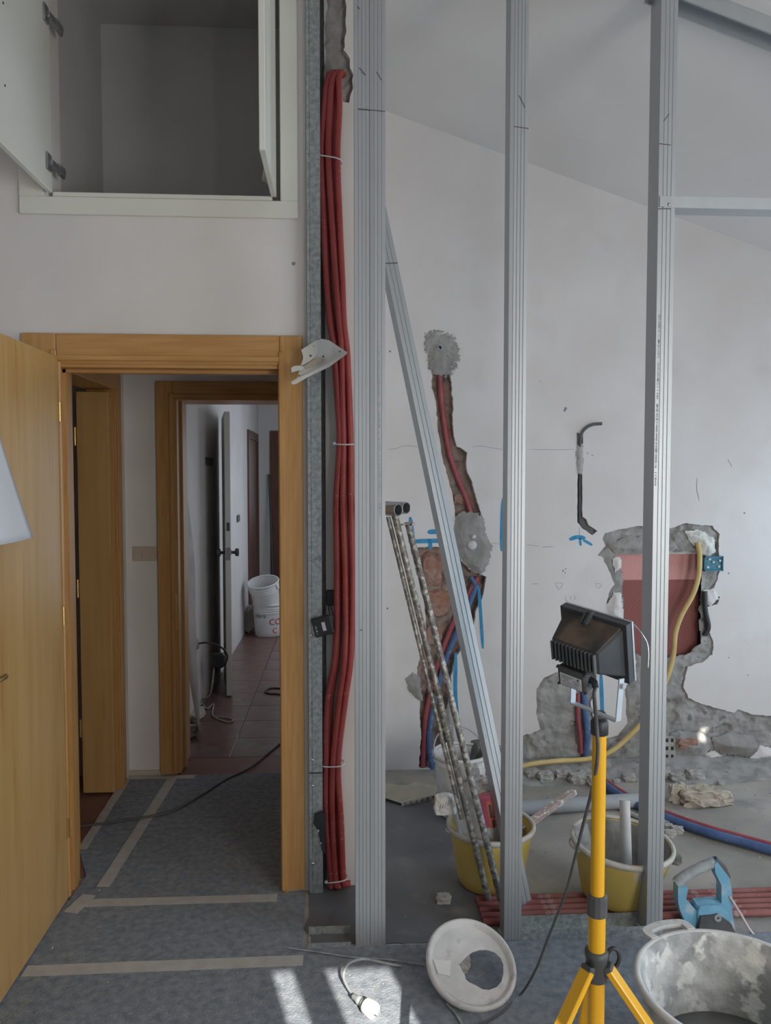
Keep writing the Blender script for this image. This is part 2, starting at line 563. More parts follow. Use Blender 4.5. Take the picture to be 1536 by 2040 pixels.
def mesh_panel(name, a, b):
    """fine clay-coloured lath: diagonal weave"""
    m = bpy.data.materials.new(name)
    m.use_nodes = True
    nt = m.node_tree
    bs = nt.nodes['Principled BSDF']
    bs.inputs['Roughness'].default_value = 0.85
    tc = nt.nodes.new('ShaderNodeTexCoord')
    outs = []
    for ang in (58, -58):
        mp = nt.nodes.new('ShaderNodeMapping')
        mp.inputs['Rotation'].default_value = (0, math.radians(ang), 0)
        nt.links.new(tc.outputs['Object'], mp.inputs[0])
        w = nt.nodes.new('ShaderNodeTexWave')
        w.bands_direction = 'X'
        w.inputs['Scale'].default_value = 26
        w.inputs['Distortion'].default_value = 0
        nt.links.new(mp.outputs[0], w.inputs[0])
        outs.append(w.outputs['Fac'])
    mu = nt.nodes.new('ShaderNodeMath'); mu.operation = 'MULTIPLY'
    nt.links.new(outs[0], mu.inputs[0]); nt.links.new(outs[1], mu.inputs[1])
    rp = nt.nodes.new('ShaderNodeValToRGB')
    rp.color_ramp.elements[0].position = 0.1
    rp.color_ramp.elements[1].position = 0.55
    rp.color_ramp.elements[0].color = (*a, 1)
    rp.color_ramp.elements[1].color = (*b, 1)
    nt.links.new(mu.outputs[0], rp.inputs[0])
    nt.links.new(rp.outputs[0], bs.inputs['Base Color'])
    return m


M_lath_pink = mesh_panel('pale_pink_lath', (0.72, 0.38, 0.34), (0.62, 0.26, 0.24))
M_lath_red = mesh_panel('brick_red_lath', (0.34, 0.125, 0.105), (0.21, 0.07, 0.065))

# ------------------------------------------------------------------ key planes of the place (metres)
Y_STUD, Y_DOOR, Y_BACK = 2.55, 2.92, 4.12
X_LEFT, X_RIGHT, Y_REAR = -2.3, 3.3, -1.2
WT = 0.13


def ceil_z(x):
    return 3.51 - 0.33 * (x - 0.24)


def xz(u, v, t):
    return Vector((u, t, v))


def sbox(name, a, b, m, parent=None):
    o = MB().box(a, b).build(name, m, parent)
    return struct(o) if parent is None else o


# ------------------------------------------------------------------ floor
sbox('floor', (X_LEFT - .2, Y_REAR - .2, -0.12), (X_RIGHT + .2, 4.75, 0.0), M_screed)
hall_floor = sbox('floor_hall', (-2.3, 4.75, -0.12), (0.6, 10.6, -0.006), M_mortar_s)
tile_mesh = None
for i in range(8):
    for j in range(18):
        x0 = -2.3 + i * 0.3325; y0 = 4.35 + j * 0.3325
        if x0 + .33 > 0.6 or x0 < -1.2 or y0 > 9.3:
            continue
        if tile_mesh is None:
            t = MB().bbox((0, 0, -0.012), (0.329, 0.329, 0.0015), 0.002).build('tile', M_tile, hall_floor)
            tile_mesh = t.data
            base = off(hall_floor)
            # rebuild in local space
            for v in tile_mesh.vertices:
                v.co += base
        else:
            t = bpy.data.objects.new('tile', tile_mesh)
            COL.objects.link(t)
            t.parent = hall_floor
        t.location = Vector((x0, y0, 0.0)) - base
sbox('floor_vestibule', (-2.2, 3.06, -0.01), (-0.03, 4.37, 0.0015), M_redfloor)

M_oldfloor = mat('old_dark_floor', (0.12, 0.125, 0.135), (0.17, 0.17, 0.18), 0.5, scale=4, c3=(0.24, 0.23, 0.22), s3=6, lo3=0.55, hi3=0.8)
ofl = MB().prism([jag([(-0.12, 2.56), (0.54, 2.56), (0.62, 2.95), (0.60, 3.4), (0.42, 3.72), (0.07, 3.80), (0.07, 2.945), (-0.12, 2.90)], .05, .02, 3)], lambda u, v, t: Vector((u, v, t)), 0.0, 0.003)
struct(ofl.build('floor_bath_old', M_oldfloor))

# ------------------------------------------------------------------ ceiling (slopes down to the right, an unseen chink is added to let one sunbeam in)
cx, cy = 3.13, 0.11
SPOT = P(1398, 1465, Y_BACK + 0.01)
s_ = (3.51 - 0.33 * (SPOT.x - 0.24) - SPOT.z) / (SUN_K + 0.33 * 0.28)
cx, cy = SPOT.x + 0.28 * s_, SPOT.y - s_
chink = [(cx - .028, cy - .11), (cx + .022, cy - .095), (cx + .030, cy - .045), (cx + .012, cy - .022), (cx + .004, cy - .008), (cx + .022, cy + .012), (cx + .026, cy + .045), (cx + .008, cy + .07), (cx - .022, cy + .05), (cx - .014, cy + .01), (cx - .036, cy - .005), (cx - .02, cy - .04)]
cmb = MB()
cmb.prism([[(X_LEFT - .2, Y_REAR - .2), (X_RIGHT + .2, Y_REAR - .2), (X_RIGHT + .2, Y_BACK + .1), (X_LEFT - .2, Y_BACK + .1)], chink],
          lambda u, v, t: Vector((u, v, ceil_z(u) + t)), 0.0, 0.02)
struct(cmb.build('ceiling', M_ceil))

# ------------------------------------------------------------------ outer walls of the room
# rear wall with a narrow french window (two lights beside one mullion)
wx0, wx1, wz1 = 0.79, 1.197, 2.25
sun_x = 0.28 * (Y_STUD + 0.0 - Y_REAR)
def slope_wall(x0, x1, z0):
    return MB().prism([[(x0, z0), (x1, z0), (x1, ceil_z(x1)), (x0, ceil_z(x0))]], xz, Y_REAR - .12, Y_REAR)


rear = slope_wall(X_LEFT - .1, wx0, 0)
for piece in (slope_wall(wx1, X_RIGHT + .1, 0), slope_wall(wx0, wx1, wz1)):
    rear.add(piece.v, piece.f)
struct(rear.build('wall_rear', M_wall))
wf = MB()
wf.box((0.872, Y_REAR - .07, 0), (0.965, Y_REAR - .02, wz1))
struct(wf.build('window_1', M_lacq))
sbox('wall_right', (X_RIGHT, Y_REAR - .12, 0), (X_RIGHT + .12, Y_BACK + .2, ceil_z(X_RIGHT)), M_wall)


def window(name, c, half, zr, along_x):
    """frame, mullion and two panes added on a solid wall behind a daylight lamp"""
    w = bpy.data.objects.new(name, None); COL.objects.link(w); w.location = (c[0], c[1], zr[0]); struct(w)
    sx, sy = (1, 0) if along_x else (0, 1)
    nx_, ny_ = (0, .04) if along_x else (-.04, 0)

    def seg(a0, a1, z0, z1, m, nm, th=1.0):
        MB().box((c[0] + sx * a0, c[1] + sy * a0, z0), (c[0] + sx * a1 + nx_ * th, c[1] + sy * a1 + ny_ * th, z1)).build(nm, m, w)
    f = .06
    seg(-half - f, -half, zr[0] - f, zr[1] + f, M_lacq, 'window_frame')
    seg(half, half + f, zr[0] - f, zr[1] + f, M_lacq, 'window_frame')
    seg(-half, half, zr[0] - f, zr[0], M_lacq, 'window_frame')
    seg(-half, half, zr[1], zr[1] + f, M_lacq, 'window_frame')
    seg(-.03, .03, zr[0], zr[1], M_lacq, 'mullion')
    seg(-half, -.03, zr[0], zr[1], M_glass, 'pane', .3)
    seg(.03, half, zr[0], zr[1], M_glass, 'pane', .3)


window('blind_window_2', (1.88, Y_REAR, 0), .65, (.35, 2.25), True)  # window dressing added behind the daylight lamps; the walls have no openings here
window('blind_window_3', (X_RIGHT, 0.9, 0), .85, (.80, 2.10), False)
window('blind_window_4', (X_RIGHT, 3.35, 0), .45, (.65, 1.65), False)
sbox('wall_left', (X_LEFT - .12, Y_REAR - .12, 0), (X_LEFT, Y_DOOR + .1, 5), M_wall)

# ------------------------------------------------------------------ wall with the doorway and the cupboard above it
opL, opR, opH = -1.042, -0.228, 2.0
cbL, cbR, cbB, cbT = -1.075, -0.222, 2.615, 3.62
XE = -0.128           # right end of this wall
wd = MB()
for a, b in (((X_LEFT, 0), (opL - .02, 5)), ((opL - .02, opH + .02), (opR + .02, cbB - .03)), ((opL - .02, cbT + .03), (opR + .02, 5)), ((opR + .02, 0), (XE, 5)), ((opL - .02, cbB - .03), (cbL - .03, cbT + .03))):
    if a[0] >= b[0]:
        continue
    wd.box((a[0], Y_DOOR, a[1]), (b[0], Y_DOOR + WT, b[1]))
struct(wd.build('wall_doorway', M_wall))
# the deep niche behind the cupboard doors
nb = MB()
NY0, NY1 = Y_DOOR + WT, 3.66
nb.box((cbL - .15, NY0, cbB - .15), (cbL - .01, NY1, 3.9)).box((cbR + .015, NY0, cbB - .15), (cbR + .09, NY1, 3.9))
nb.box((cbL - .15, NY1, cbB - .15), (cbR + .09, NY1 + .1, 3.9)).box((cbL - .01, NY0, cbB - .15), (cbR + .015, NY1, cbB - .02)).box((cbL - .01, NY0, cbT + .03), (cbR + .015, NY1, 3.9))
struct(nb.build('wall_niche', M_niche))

# ------------------------------------------------------------------ vestibule and hall behind the doorway
XV = -1.135           # left wall of the vestibule
vw = MB()             # left wall with a door opening
vy0, vy1 = 3.30, 3.93
vw.box((XV - .12, Y_DOOR + WT, 0), (XV, vy0 - .02, 2.45)).box((XV - .12, vy1 + .02, 0), (XV, Y_BACK, 2.45)).box((XV - .12, vy0 - .02, 2.05), (XV, vy1 + .02, 2.45))
struct(vw.build('wall_vestibule_left', M_wall))
sbox('ceiling_vestibule', (-2.2, Y_DOOR + WT, 2.4), (-0.03, 4.37, 2.46), M_ceil)
dk = MB()             # small room beyond the left door
dk.box((-2.3, 3.06, 0), (-2.2, 4.37, 2.46)).box((-2.2, 3.05, 0), (XV - .12, 3.06, 2.46)).box((-2.2, 4.12, 0), (XV - .1, 4.37, 2.46))
struct(dk.build('wall_closet', M_wall))
v2L, v2R, v2H = -0.862, -0.10, 2.0
YB2 = 4.36
wb = MB()             # wall between vestibule and hall
wb.box((XV - .12, Y_BACK, 0), (v2L - .02, YB2, 2.6)).box((v2R + .02, Y_BACK, 0), (0.06, YB2, 2.6)).box((v2L - .02, Y_BACK, v2H + .02), (v2R + .02, YB2, 2.6))
struct(wb.build('wall_vestibule_back', M_wall))
XH = -0.985
sbox('wall_hall_left', (XH - .1, YB2, 0), (XH, 9.4, 2.6), M_wall)
sbox('wall_hall_right', (0.42, YB2, 0), (0.52, 10.5, 2.6), M_wall)
hb = MB()
fx0, fx1 = -0.70, -0.05
hb.box((XH - .1, 9.3, 0), (fx0, 9.4, 2.6)).box((fx1, 9.3, 0), (0.52, 9.4, 2.6)).box((fx0, 9.3, 2.05), (fx1, 9.4, 2.6)).box((-1.4, 10.4, 0), (0.52, 10.5, 2.6))
struct(hb.build('wall_hall_end', M_wall))
sbox('ceiling_hall', (-1.5, YB2, 2.5), (0.52, 10.5, 2.56), M_ceil)
sbox('wall_hall_far_side', (-1.5, 9.4, 0), (-1.4, 10.5, 2.6), M_wall)
area('daylight_far_room', (-0.3, 10.2, 1.6), (0, -1, 0), 0.8, 1.2, 2.5, (0.8, 0.9, 1.0))

# ------------------------------------------------------------------ broken partition end (pipes climb in front of it)
XS0, XS1, YS = -0.060, 0.064, 2.95
sbox('wall_partition', (XS0 - .0, YS + .045, 0), (XS1, Y_BACK, ceil_z(0.06) - .002), M_wall)
groove = jag(wallpoly([(652, -12), (688, -12), (690, 60), (686, 100), (697, 118), (703, 150), (702, 180), (694, 205), (684, 204), (676, 150), (650, 152), (645, 140), (648, 100), (646, 60)], YS), 0.012, 0.006, 3)
gz = P(670, -12, YS).z
skin = MB().prism([[(XS0, 0), (XS1, 0), (XS1, ceil_z(XS1) - .002), (XS0, ceil_z(XS1) - .002)], groove], xz, YS, YS + .046)
so = struct(skin.build('wall_partition_face', M_wall))
gx = [(min(p[0] for p in groove) - .004, min(p[1] for p in groove) - .01), (max(p[0] for p in groove) + .004, max(p[1] for p in groove) + .01)]
rect = [gx[0], (gx[1][0], gx[0][1]), gx[1], (gx[0][0], gx[1][1])]
rough_sheet(rect, YS + .04, 0.008, lambda x, z, d: 0.012 + 0.012 * noise.noise((x * 40, 5, z * 40))).build('rough_mortar', M_mortar_s, so)
# dark slot between the steel upright and the partition end
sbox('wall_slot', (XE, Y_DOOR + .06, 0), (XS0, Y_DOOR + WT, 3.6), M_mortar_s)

# ------------------------------------------------------------------ bathroom back wall: plaster skin with chases cut through it
SK = 0.04
A1 = [(861, 744), (896, 744), (902, 790), (902, 850), (909, 888), (932, 902), (928, 930), (941, 962), (954, 1008), (962, 1034), (908, 1030), (902, 985), (892, 950), (879, 900), (872, 850), (868, 800), (859, 772)]
A2 = [(817, 1092), (868, 1089), (903, 1096), (935, 1135), (968, 1150), (963, 1182), (950, 1214), (945, 1242), (929, 1282), (908, 1310), (897, 1360), (896, 1420), (890, 1470), (894, 1500), (882, 1556), (832, 1556), (836, 1500), (840, 1470), (835, 1420), (838, 1398), (826, 1386), (832, 1330), (838, 1300), (848, 1250), (845, 1200), (834, 1160)]
A4 = [(1149, 862), (1162, 866), (1160, 900), (1160, 1030), (1168, 1034), (1172, 1046), (1190, 1058), (1180, 1066), (1160, 1052), (1150, 1040), (1151, 960), (1149, 900)]
B = [(1205, 1062), (1228, 1056), (1262, 1049), (1292, 1048), (1322, 1056), (1345, 1050), (1362, 1042), (1392, 1046), (1420, 1047), (1433, 1064), (1432, 1096), (1434, 1136), (1427, 1160), (1420, 1176), (1434, 1190), (1428, 1204), (1410, 1210), (1408, 1240), (1414, 1262), (1422, 1280), (1420, 1304), (1404, 1316), (1388, 1322), (1371, 1328), (1365, 1346), (1362, 1370), (1371, 1390), (1396, 1402), (1432, 1412), (1462, 1420), (1471, 1414), (1502, 1424), (1536, 1427), (1580, 1430),
     (1580, 1556), (1030, 1556), (1030, 1468), (1056, 1462), (1076, 1452), (1069, 1420), (1068, 1372), (1084, 1350), (1112, 1338), (1130, 1318), (1152, 1326), (1186, 1322), (1188, 1380), (1176, 1400), (1184, 1440), (1206, 1472), (1232, 1466), (1250, 1440), (1247, 1404), (1244, 1372), (1256, 1352), (1268, 1318), (1240, 1236), (1222, 1214), (1208, 1202), (1212, 1182), (1224, 1164), (1216, 1142), (1202, 1112), (1191, 1106), (1206, 1088), (1199, 1074)]
BOX = [(1226, 1102), (1394, 1098), (1399, 1150), (1394, 1282), (1372, 1304), (1322, 1311), (1244, 1300), (1241, 1170), (1240, 1140), (1228, 1125)]
hA1 = jag(wallpoly(A1, Y_BACK), 0.012, 0.006, 1)
hA2 = jag(wallpoly(A2, Y_BACK), 0.014, 0.007, 2)
hA4 = jag(wallpoly(A4, Y_BACK), 0.012, 0.003, 4)
hB = jag(wallpoly(B, Y_BACK), 0.016, 0.006, 5)
zmin = 0.004
hA2 = [(x, max(z, zmin)) for x, z in hA2]
hB = [(x, max(z, zmin)) for x, z in hB]


def dedupe(l):
    out = []
    for p in l:
        if not out or math.hypot(p[0] - out[-1][0], p[1] - out[-1][1]) > 0.002:
            out.append(p)
    return out


hA2, hB = dedupe(hA2), dedupe(hB)
xr = X_RIGHT
outer = [(XS1, 0), (xr, 0), (xr, ceil_z(xr)), (XS1, ceil_z(XS1))]
wall_back = struct(MB().prism([outer, hA1, hA2, hA4, hB], xz, Y_BACK, Y_BACK + SK).build('wall_back', M_bwall))
sbox('wall_back_core', (XS1, Y_BACK + .16, 0), (xr + .1, Y_BACK + .26, 4), M_mortar_s)


def fr(x, z, s=1.0, seed=0.0):
    return noise.fractal((x * s, seed, z * s), 0.8, 2.1, 5)


def chase_rect(poly, pad):
    a = (min(p[0] for p in poly) - pad, max(0.0, min(p[1] for p in poly) - pad)); b = (max(p[0] for p in poly) + pad, max(p[1] for p in poly) + pad)
    return [a, (b[0], a[1]), b, (a[0], b[1])]


rough_sheet(chase_rect(hA1, .01), Y_BACK + .055, 0.009, lambda x, z, d: 0.006 + 0.016 * fr(x, z, 16, 1)).build('broken_brickwork', M_chase, wall_back)
rough_sheet(chase_rect(hA2, .01), Y_BACK + .065, 0.009, lambda x, z, d: 0.006 + 0.024 * fr(x, z, 14, 2)).build('broken_brickwork', M_chase, wall_back)
rough_sheet(chase_rect(hA4, .006), Y_BACK + .032, 0.008, lambda x, z, d: 0.004 * fr(x, z, 20, 3)).build('rough_mortar', M_mortar_s, wall_back)
boxp = wallpoly(BOX, Y_BACK)


def mort(x, z, d):
    big = fr(x, z, 5, 7)
    return min(0.032, 0.016 + 0.010 * big + 0.008 * fr(x, z, 22, 9) - (0.012 if big < -0.35 else 0)) - max(0, 0.02 - d) * 0.5


rough_sheet(hB, Y_BACK + .024, 0.0075, mort, holes=[jag(boxp, 0.02, 0.006, 8)]).build('rough_mortar', M_mortar, wall_back)
# lath box let into the wall: pale strip above, brick red below, plaster ledge on top
bx0, bx1 = P(1218, 1200, Y_BACK).x, P(1402, 1200, Y_BACK).x
zt, zm, zb = P(1300, 1090, Y_BACK + .07).z, P(1300, 1155, Y_BACK + .07).z, P(1300, 1320, Y_BACK + .07).z
MB().box((bx0, Y_BACK + .070, zm), (bx1, Y_BACK + .085, zt)).build('lath_panel', M_lath_pink, wall_back)['label'] = 'pale pink lath strip'
MB().box((bx0, Y_BACK + .066, zb), (bx1, Y_BACK + .085, zm)).build('lath_panel', M_lath_red, wall_back)['label'] = 'brick red lath panel'
MB().box((bx0, Y_BACK + .045, P(1300, 1104, Y_BACK + .05).z), (bx1, Y_BACK + .085, zt + .03)).build('plaster_ledge', M_bwall, wall_back)


def patch(pix, hmax, m, seed, nm='mortar_patch', y=Y_BACK, cell=0.006, amp=0.004, worn=0.0):
    poly = jag(wallpoly(pix, y), 0.012, 0.006, seed)
    poly = [(a, max(b, 0.002)) for a, b in poly]
    return rough_sheet(poly, y - 0.0005, cell, lambda x, z, d: min(hmax, d * 0.6) + amp * max(-0.5, fr(x, z, 25, seed)) * min(1, d / 0.01), mask=(lambda x, z, d: noise.noise((x * 60, seed, z * 60)) + .6 * noise.noise((x * 150, seed, z * 150)) > (d / worn) - .15) if worn else None).build(nm, m, wall_back)


patch([(846, 662), (862, 656), (885, 658), (908, 670), (915, 692), (919, 720), (906, 742), (896, 752), (862, 748), (852, 736), (849, 712), (844, 690)], 0.006, M_mortar, 11, worn=.05, cell=.004)
patch([(858, 688), (876, 682), (890, 690), (894, 715), (889, 745), (862, 746), (856, 715)], 0.016, M_mortar_s, 12)
patch([(906, 1024), (925, 1018), (950, 1020), (966, 1032), (968, 1062), (981, 1088), (975, 1120), (962, 1146), (940, 1142), (915, 1110), (902, 1070)], 0.022, M_mortar_s, 13, worn=.012)
patch([(808, 1352), (822, 1341), (837, 1348), (842, 1398), (830, 1392), (814, 1376)], 0.010, M_mortar_s, 14)
patch([(894, 1385), (902, 1420), (905, 1500), (896, 1545), (884, 1540), (890, 1470), (888, 1420)], 0.010, M_mortar_s, 15)
patch([(1212, 1085), (1250, 1068), (1300, 1066), (1345, 1080), (1352, 1095), (1300, 1103), (1240, 1104), (1220, 1098)], 0.020, M_mortar_s, 16)
patch([(1364, 1058), (1395, 1055), (1422, 1072), (1425, 1098), (1414, 1110), (1396, 1098), (1374, 1080)], 0.030, M_foam, 17, 'white_foam', amp=0.010)
patch([(1402, 1176), (1424, 1172), (1433, 1192), (1416, 1206), (1402, 1202)], 0.012, M_bwall, 18, 'plaster_flake')
patch([(1404, 1500), (1424, 1495), (1440, 1508), (1470, 1512), (1500, 1506), (1515, 1484), (1536, 1490), (1560, 1500), (1560, 1520), (1480, 1520), (1408, 1518)], 0.022, M_bwall, 19, 'plaster_flake')
patch([(1420, 1470), (1450, 1460), (1500, 1464), (1512, 1490), (1488, 1508), (1440, 1502), (1424, 1490)], 0.045, M_mortar_s, 20)
patch([(1335, 1462), (1352, 1455), (1400, 1460), (1416, 1475), (1408, 1505), (1380, 1512), (1348, 1505), (1336, 1488)], 0.040, M_mortar, 21)
patch([(1208, 1205), (1222, 1180), (1238, 1182), (1242, 1230), (1236, 1246), (1214, 1232)], 0.018, M_bwall, 22, 'plaster_flake', amp=0.006)
patch([(1222, 1112), (1236, 1108), (1238, 1130), (1226, 1140), (1221, 1126)], 0.030, M_bwall, 23, 'plaster_flake', amp=0.002)

# rough mortar swept up against the foot of the wall
vs, fs = [], []
nx_, ny_ = 150, 18
for i in range(nx_ + 1):
    for j in range(ny_ + 1):
        x = 0.62 + (3.2 - .62) * i / nx_
        v = j / ny_
        wdt = .26 + .07 * noise.noise((x * 2.3, 1, 4))
        yy = Y_BACK - .004 - wdt * (1 - v)
        h = .042 * (v ** 1.6) * (1 + .5 * noise.noise((x * 5, 2, 8))) + .014 * max(-.4, fr(x, yy, 12, 4)) * min(1, v * 3)
        vs.append(V(x, yy, max(h, 0.0) + .0008))
for i in range(nx_):
    for j in range(ny_):
        a = i * (ny_ + 1) + j
        fs.append((a, a + ny_ + 1, a + ny_ + 2, a + 1))
MB().add(vs, fs, True).build('mortar_fillet', M_mortar, wall_back)

# exposed bricks in the broken wall
for (a, b, c, d, dep) in ((842, 1104, 880, 1168, .034), (846, 1180, 898, 1232, .034), (1346, 1469, 1386, 1486, -.036), (850, 1250, 884, 1290, .040), (905, 985, 935, 1006, .040), (884, 850, 902, 880, .044)):
    p, q = P(a, b, Y_BACK), P(c, d, Y_BACK)
    o = crumple(((p.x + q.x) / 2, Y_BACK + dep + .02, (p.z + q.z) / 2), (abs(q.x - p.x), 0.05, abs(p.z - q.z)), a % 17, 0.34, 8).build('brick', M_brick, wall_back)
hbk = MB()
p, q = P(1322, 1466, Y_BACK), P(1345, 1516, Y_BACK)
hb_o = MB().bbox((p.x, Y_BACK - .012, q.z), (q.x, Y_BACK + .04, p.z), .004).build('brick', M_rubble, wall_back)
for i in range(2):
    for j in range(3):
        c_ = P(1329 + i * 10.5, 1475 + j * 16, Y_BACK - .013)
        MB().bbox((c_.x - .009, Y_BACK - .0135, c_.z - .012), (c_.x + .009, Y_BACK - .006, c_.z + .012), .003).build('brick_hole', M_black, hb_o)

# spray and pencil marks on the plaster
NW = (0, -1, 0)


def stroke(name, m, pts, w, y=Y_BACK, parent=None, lift=0.0004):
    pp = [P(a, b, y - lift) for a, b in pts]
    if len(pp) > 2:
        pp = spline(pp, 5)
    else:
        pp = [pp[0] + (pp[1] - pp[0]) * (i / 8) for i in range(9)]
    n = len(pp) - 1

    def ww(i):
        e = min(i, n - i) / max(1, n)
        return w * (0.55 + 0.45 * min(1, e * 6))
    return MB().strip(pp, ww, NW).build(name, m, parent or wall_back)


for pts, w in (([(866, 962), (868, 1012)], .022), ([(817, 1030), (824, 1082)], .022), ([(814, 1079), (905, 1076)], .024), ([(852, 1060), (882, 1058)], .026), ([(856, 1074), (858, 1094)], .022), ([(1003, 992), (1000, 1098)], .028), ([(954, 1170), (962, 1292)], .018), ([(908, 1300), (907, 1380), (912, 1438)], .022),
               ([(1134, 1075), (1150, 1070), (1166, 1072)], .022), ([(1155, 1072), (1157, 1087)], .014), ([(1161, 1075), (1180, 1086)], .015), ([(1197, 1340), (1202, 1472)], .022)):
    stroke('spray_mark', M_spray, pts, w)
for pts, w in (([(1106, 1162), (1121, 1162), (1113, 1174), (1106, 1162)], .002), ([(1185, 1162), (1198, 1164), (1192, 1172), (1185, 1162)], .002), ([(1127, 1186), (1127, 1196), (1132, 1196)], .002), ([(1136, 1186), (1138, 1196)], .002), ([(1141, 1188), (1147, 1190), (1142, 1196)], .002),
               ([(1060, 1163), (1072, 1163)], .003), ([(1080, 1090), (1102, 1089)], .003), ([(1389, 952), (1388, 972), (1393, 998)], .003), ([(1450, 915), (1458, 930)], .003), ([(1154, 1050), (1155, 1068)], .002), ([(1168, 902), (1173, 904)], .004), ([(1178, 906), (1183, 908)], .004)):
    stroke('pencil_mark', M_pencil, pts, w)
for a, b, r in ((1122, 1137, .006), (1127, 1133, .004), (1126, 1141, .004), (1127, 814, .008), (1125, 818, .006), (1483, 1022, .006), (1452, 1142, .005), (777, 700, .006), (800, 682, .004), (772, 1212, .006), (1076, 760, .003), (1408, 1150, .004), (1452, 1310, .004), (1490, 1345, .004)):
    c_ = P(a, b, Y_BACK - .0006)
    MB().lathe([(0.0001, 0), (r, 0), (r * .6, .0004), (0.0001, .0005)], frame(c_, NW), 7).build('nail_hole', M_pencil, wall_back)
# hairline crack
for pts in ([(772, 896), (790, 893), (806, 888), (830, 890), (850, 894)], [(940, 890), (960, 889), (985, 893), (1005, 896)], [(968, 1082), (1003, 1084)], [(1048, 1085), (1075, 1088)], [(1052, 895), (1100, 896), (1145, 895)]):
    stroke('hairline_crack', M_pencil, pts, .0022)

# ------------------------------------------------------------------ main doorway: casing, jambs, open leaf
door1 = bpy.data.objects.new('door_1', None); COL.objects.link(door1); door1.location = (opL, Y_DOOR, 0); struct(door1)
door1['label'] = 'honey wood doorway with its leaf swung open towards the room'
CO_L, CO_R, CO_T = -1.165, -0.143, 2.122


def casing_side(x0, x1, ztop, yf, parent, inner, m=None, z0=0.0):
    """flat board with a raised bead along its inner edge"""
    MB().bbox((x0, yf - .018, z0), (x1, yf, ztop), .003).build('casing', m or M_wood, parent)
    b0, b1 = (x1 - .018, x1 + .004) if inner > 0 else (x0 - .004, x0 + .018)
    MB().bbox((b0, yf - .026, z0), (b1, yf - .017, ztop - .06), .004).build('bead', m or M_wood, parent)


casing_side(CO_L, opL, CO_T, Y_DOOR, door1, 1)
casing_side(opR, CO_R, CO_T, Y_DOOR, door1, -1, z0=0.012)
MB().bbox((opL + .001, Y_DOOR - .017, opH + .012), (opR - .001, Y_DOOR, CO_T), .003).build('casing', M_wood_h, door1)
MB().bbox((opL + .001, Y_DOOR - .026, opH + .022), (opR - .001, Y_DOOR - .016, opH + .044), .004).build('bead', M_wood_h, door1)
for x0, x1 in ((opL - .02, opL), (opR, opR + .02)):
    MB().box((x0, Y_DOOR - .010, 0), (x1, Y_DOOR + WT + .01, opH)).build('jamb', M_wood, door1)
MB().box((opL - .02, Y_DOOR - .010, opH), (opR + .02, Y_DOOR + WT + .01, opH + .025)).build('jamb', M_wood_h, door1)
for x0, x1 in ((opL, opL + .012), (opR - .012, opR)):
    MB().box((x0, Y_DOOR + .05, 0), (x1, Y_DOOR + .085, opH)).build('door_stop', M_wood, door1)
MB().box((opL, Y_DOOR + .05, opH - .012), (opR, Y_DOOR + .085, opH)).build('door_stop', M_wood_h, door1)
for x0 in (CO_L, opR):   # rear casing, seen from the vestibule
    MB().box((x0, Y_DOOR + WT, 0), (x0 + .085, Y_DOOR + WT + .015, CO_T)).build('casing', M_wood, door1)
# leaf, opened at a right angle
lx = opL + .012
leaf = MB().bbox((lx - .040, Y_DOOR - .83, .012), (lx, Y_DOOR - .030, 2.035), .003).build('leaf', M_leaf, door1)
MB().bbox((lx - .012, Y_DOOR - .028, .014), (lx + .006, Y_DOOR - .008, 2.02), .004).build('leaf_edge', M_wood, door1)
for z in (0.25, 1.05, 1.8):
    MB().tube([(lx + .004, Y_DOOR - .032, z), (lx + .004, Y_DOOR - .032, z + .07)], .006, 8).build('hinge', M_brass, leaf)
hd = MB().tube([(lx, Y_DOOR - .76, 1.02), (lx + .05, Y_DOOR - .76, 1.02), (lx + .055, Y_DOOR - .65, 1.02)], .009, 10)
hd.bbox((lx, Y_DOOR - .78, .92), (lx + .006, Y_DOOR - .74, 1.12), .002)
hd.build('handle', M_brass, leaf)

# white sheet taped to the leaf, its lower corner curling out
pts = []
zs0, zs1 = P(10, 880, 2.5).z + .12, P(10, 1074, 2.5).z
ys1 = 2.535
sh = MB()
vs, fs = [], []
NN, MM = 14, 16
for i in range(NN + 1):
    for j in range(MM + 1):
        u, v = i / NN, j / MM         # u: along the leaf towards the jamb, v: downwards
        zz = zs0 + (zs1 - zs0) * v
        wide = 0.17 + 0.25 * (v ** 0.72)
        yy = 2.14 + wide * u - 0.02
        bulge = 0.006 + 0.030 * math.sin(math.pi * min(1, u * 1.05)) * v + 0.05 * max(0, v - .3) ** 1.4 * (u ** 2)
        vs.append((lx + bulge, yy, zz))
for i in range(NN):
    for j in range(MM):
        a = i * (MM + 1) + j
        fs.append((a, a + 1, a + MM + 2, a + MM + 1))
sh.add(vs, fs, True)
sheet = sh.build('paper_sheet', M_sheet)
so_ = sheet.modifiers.new('s', 'SOLIDIFY'); so_.thickness = 0.0008
tag(sheet, 'white paper sheet hanging on the open wooden door leaf, corner curling', 'paper')

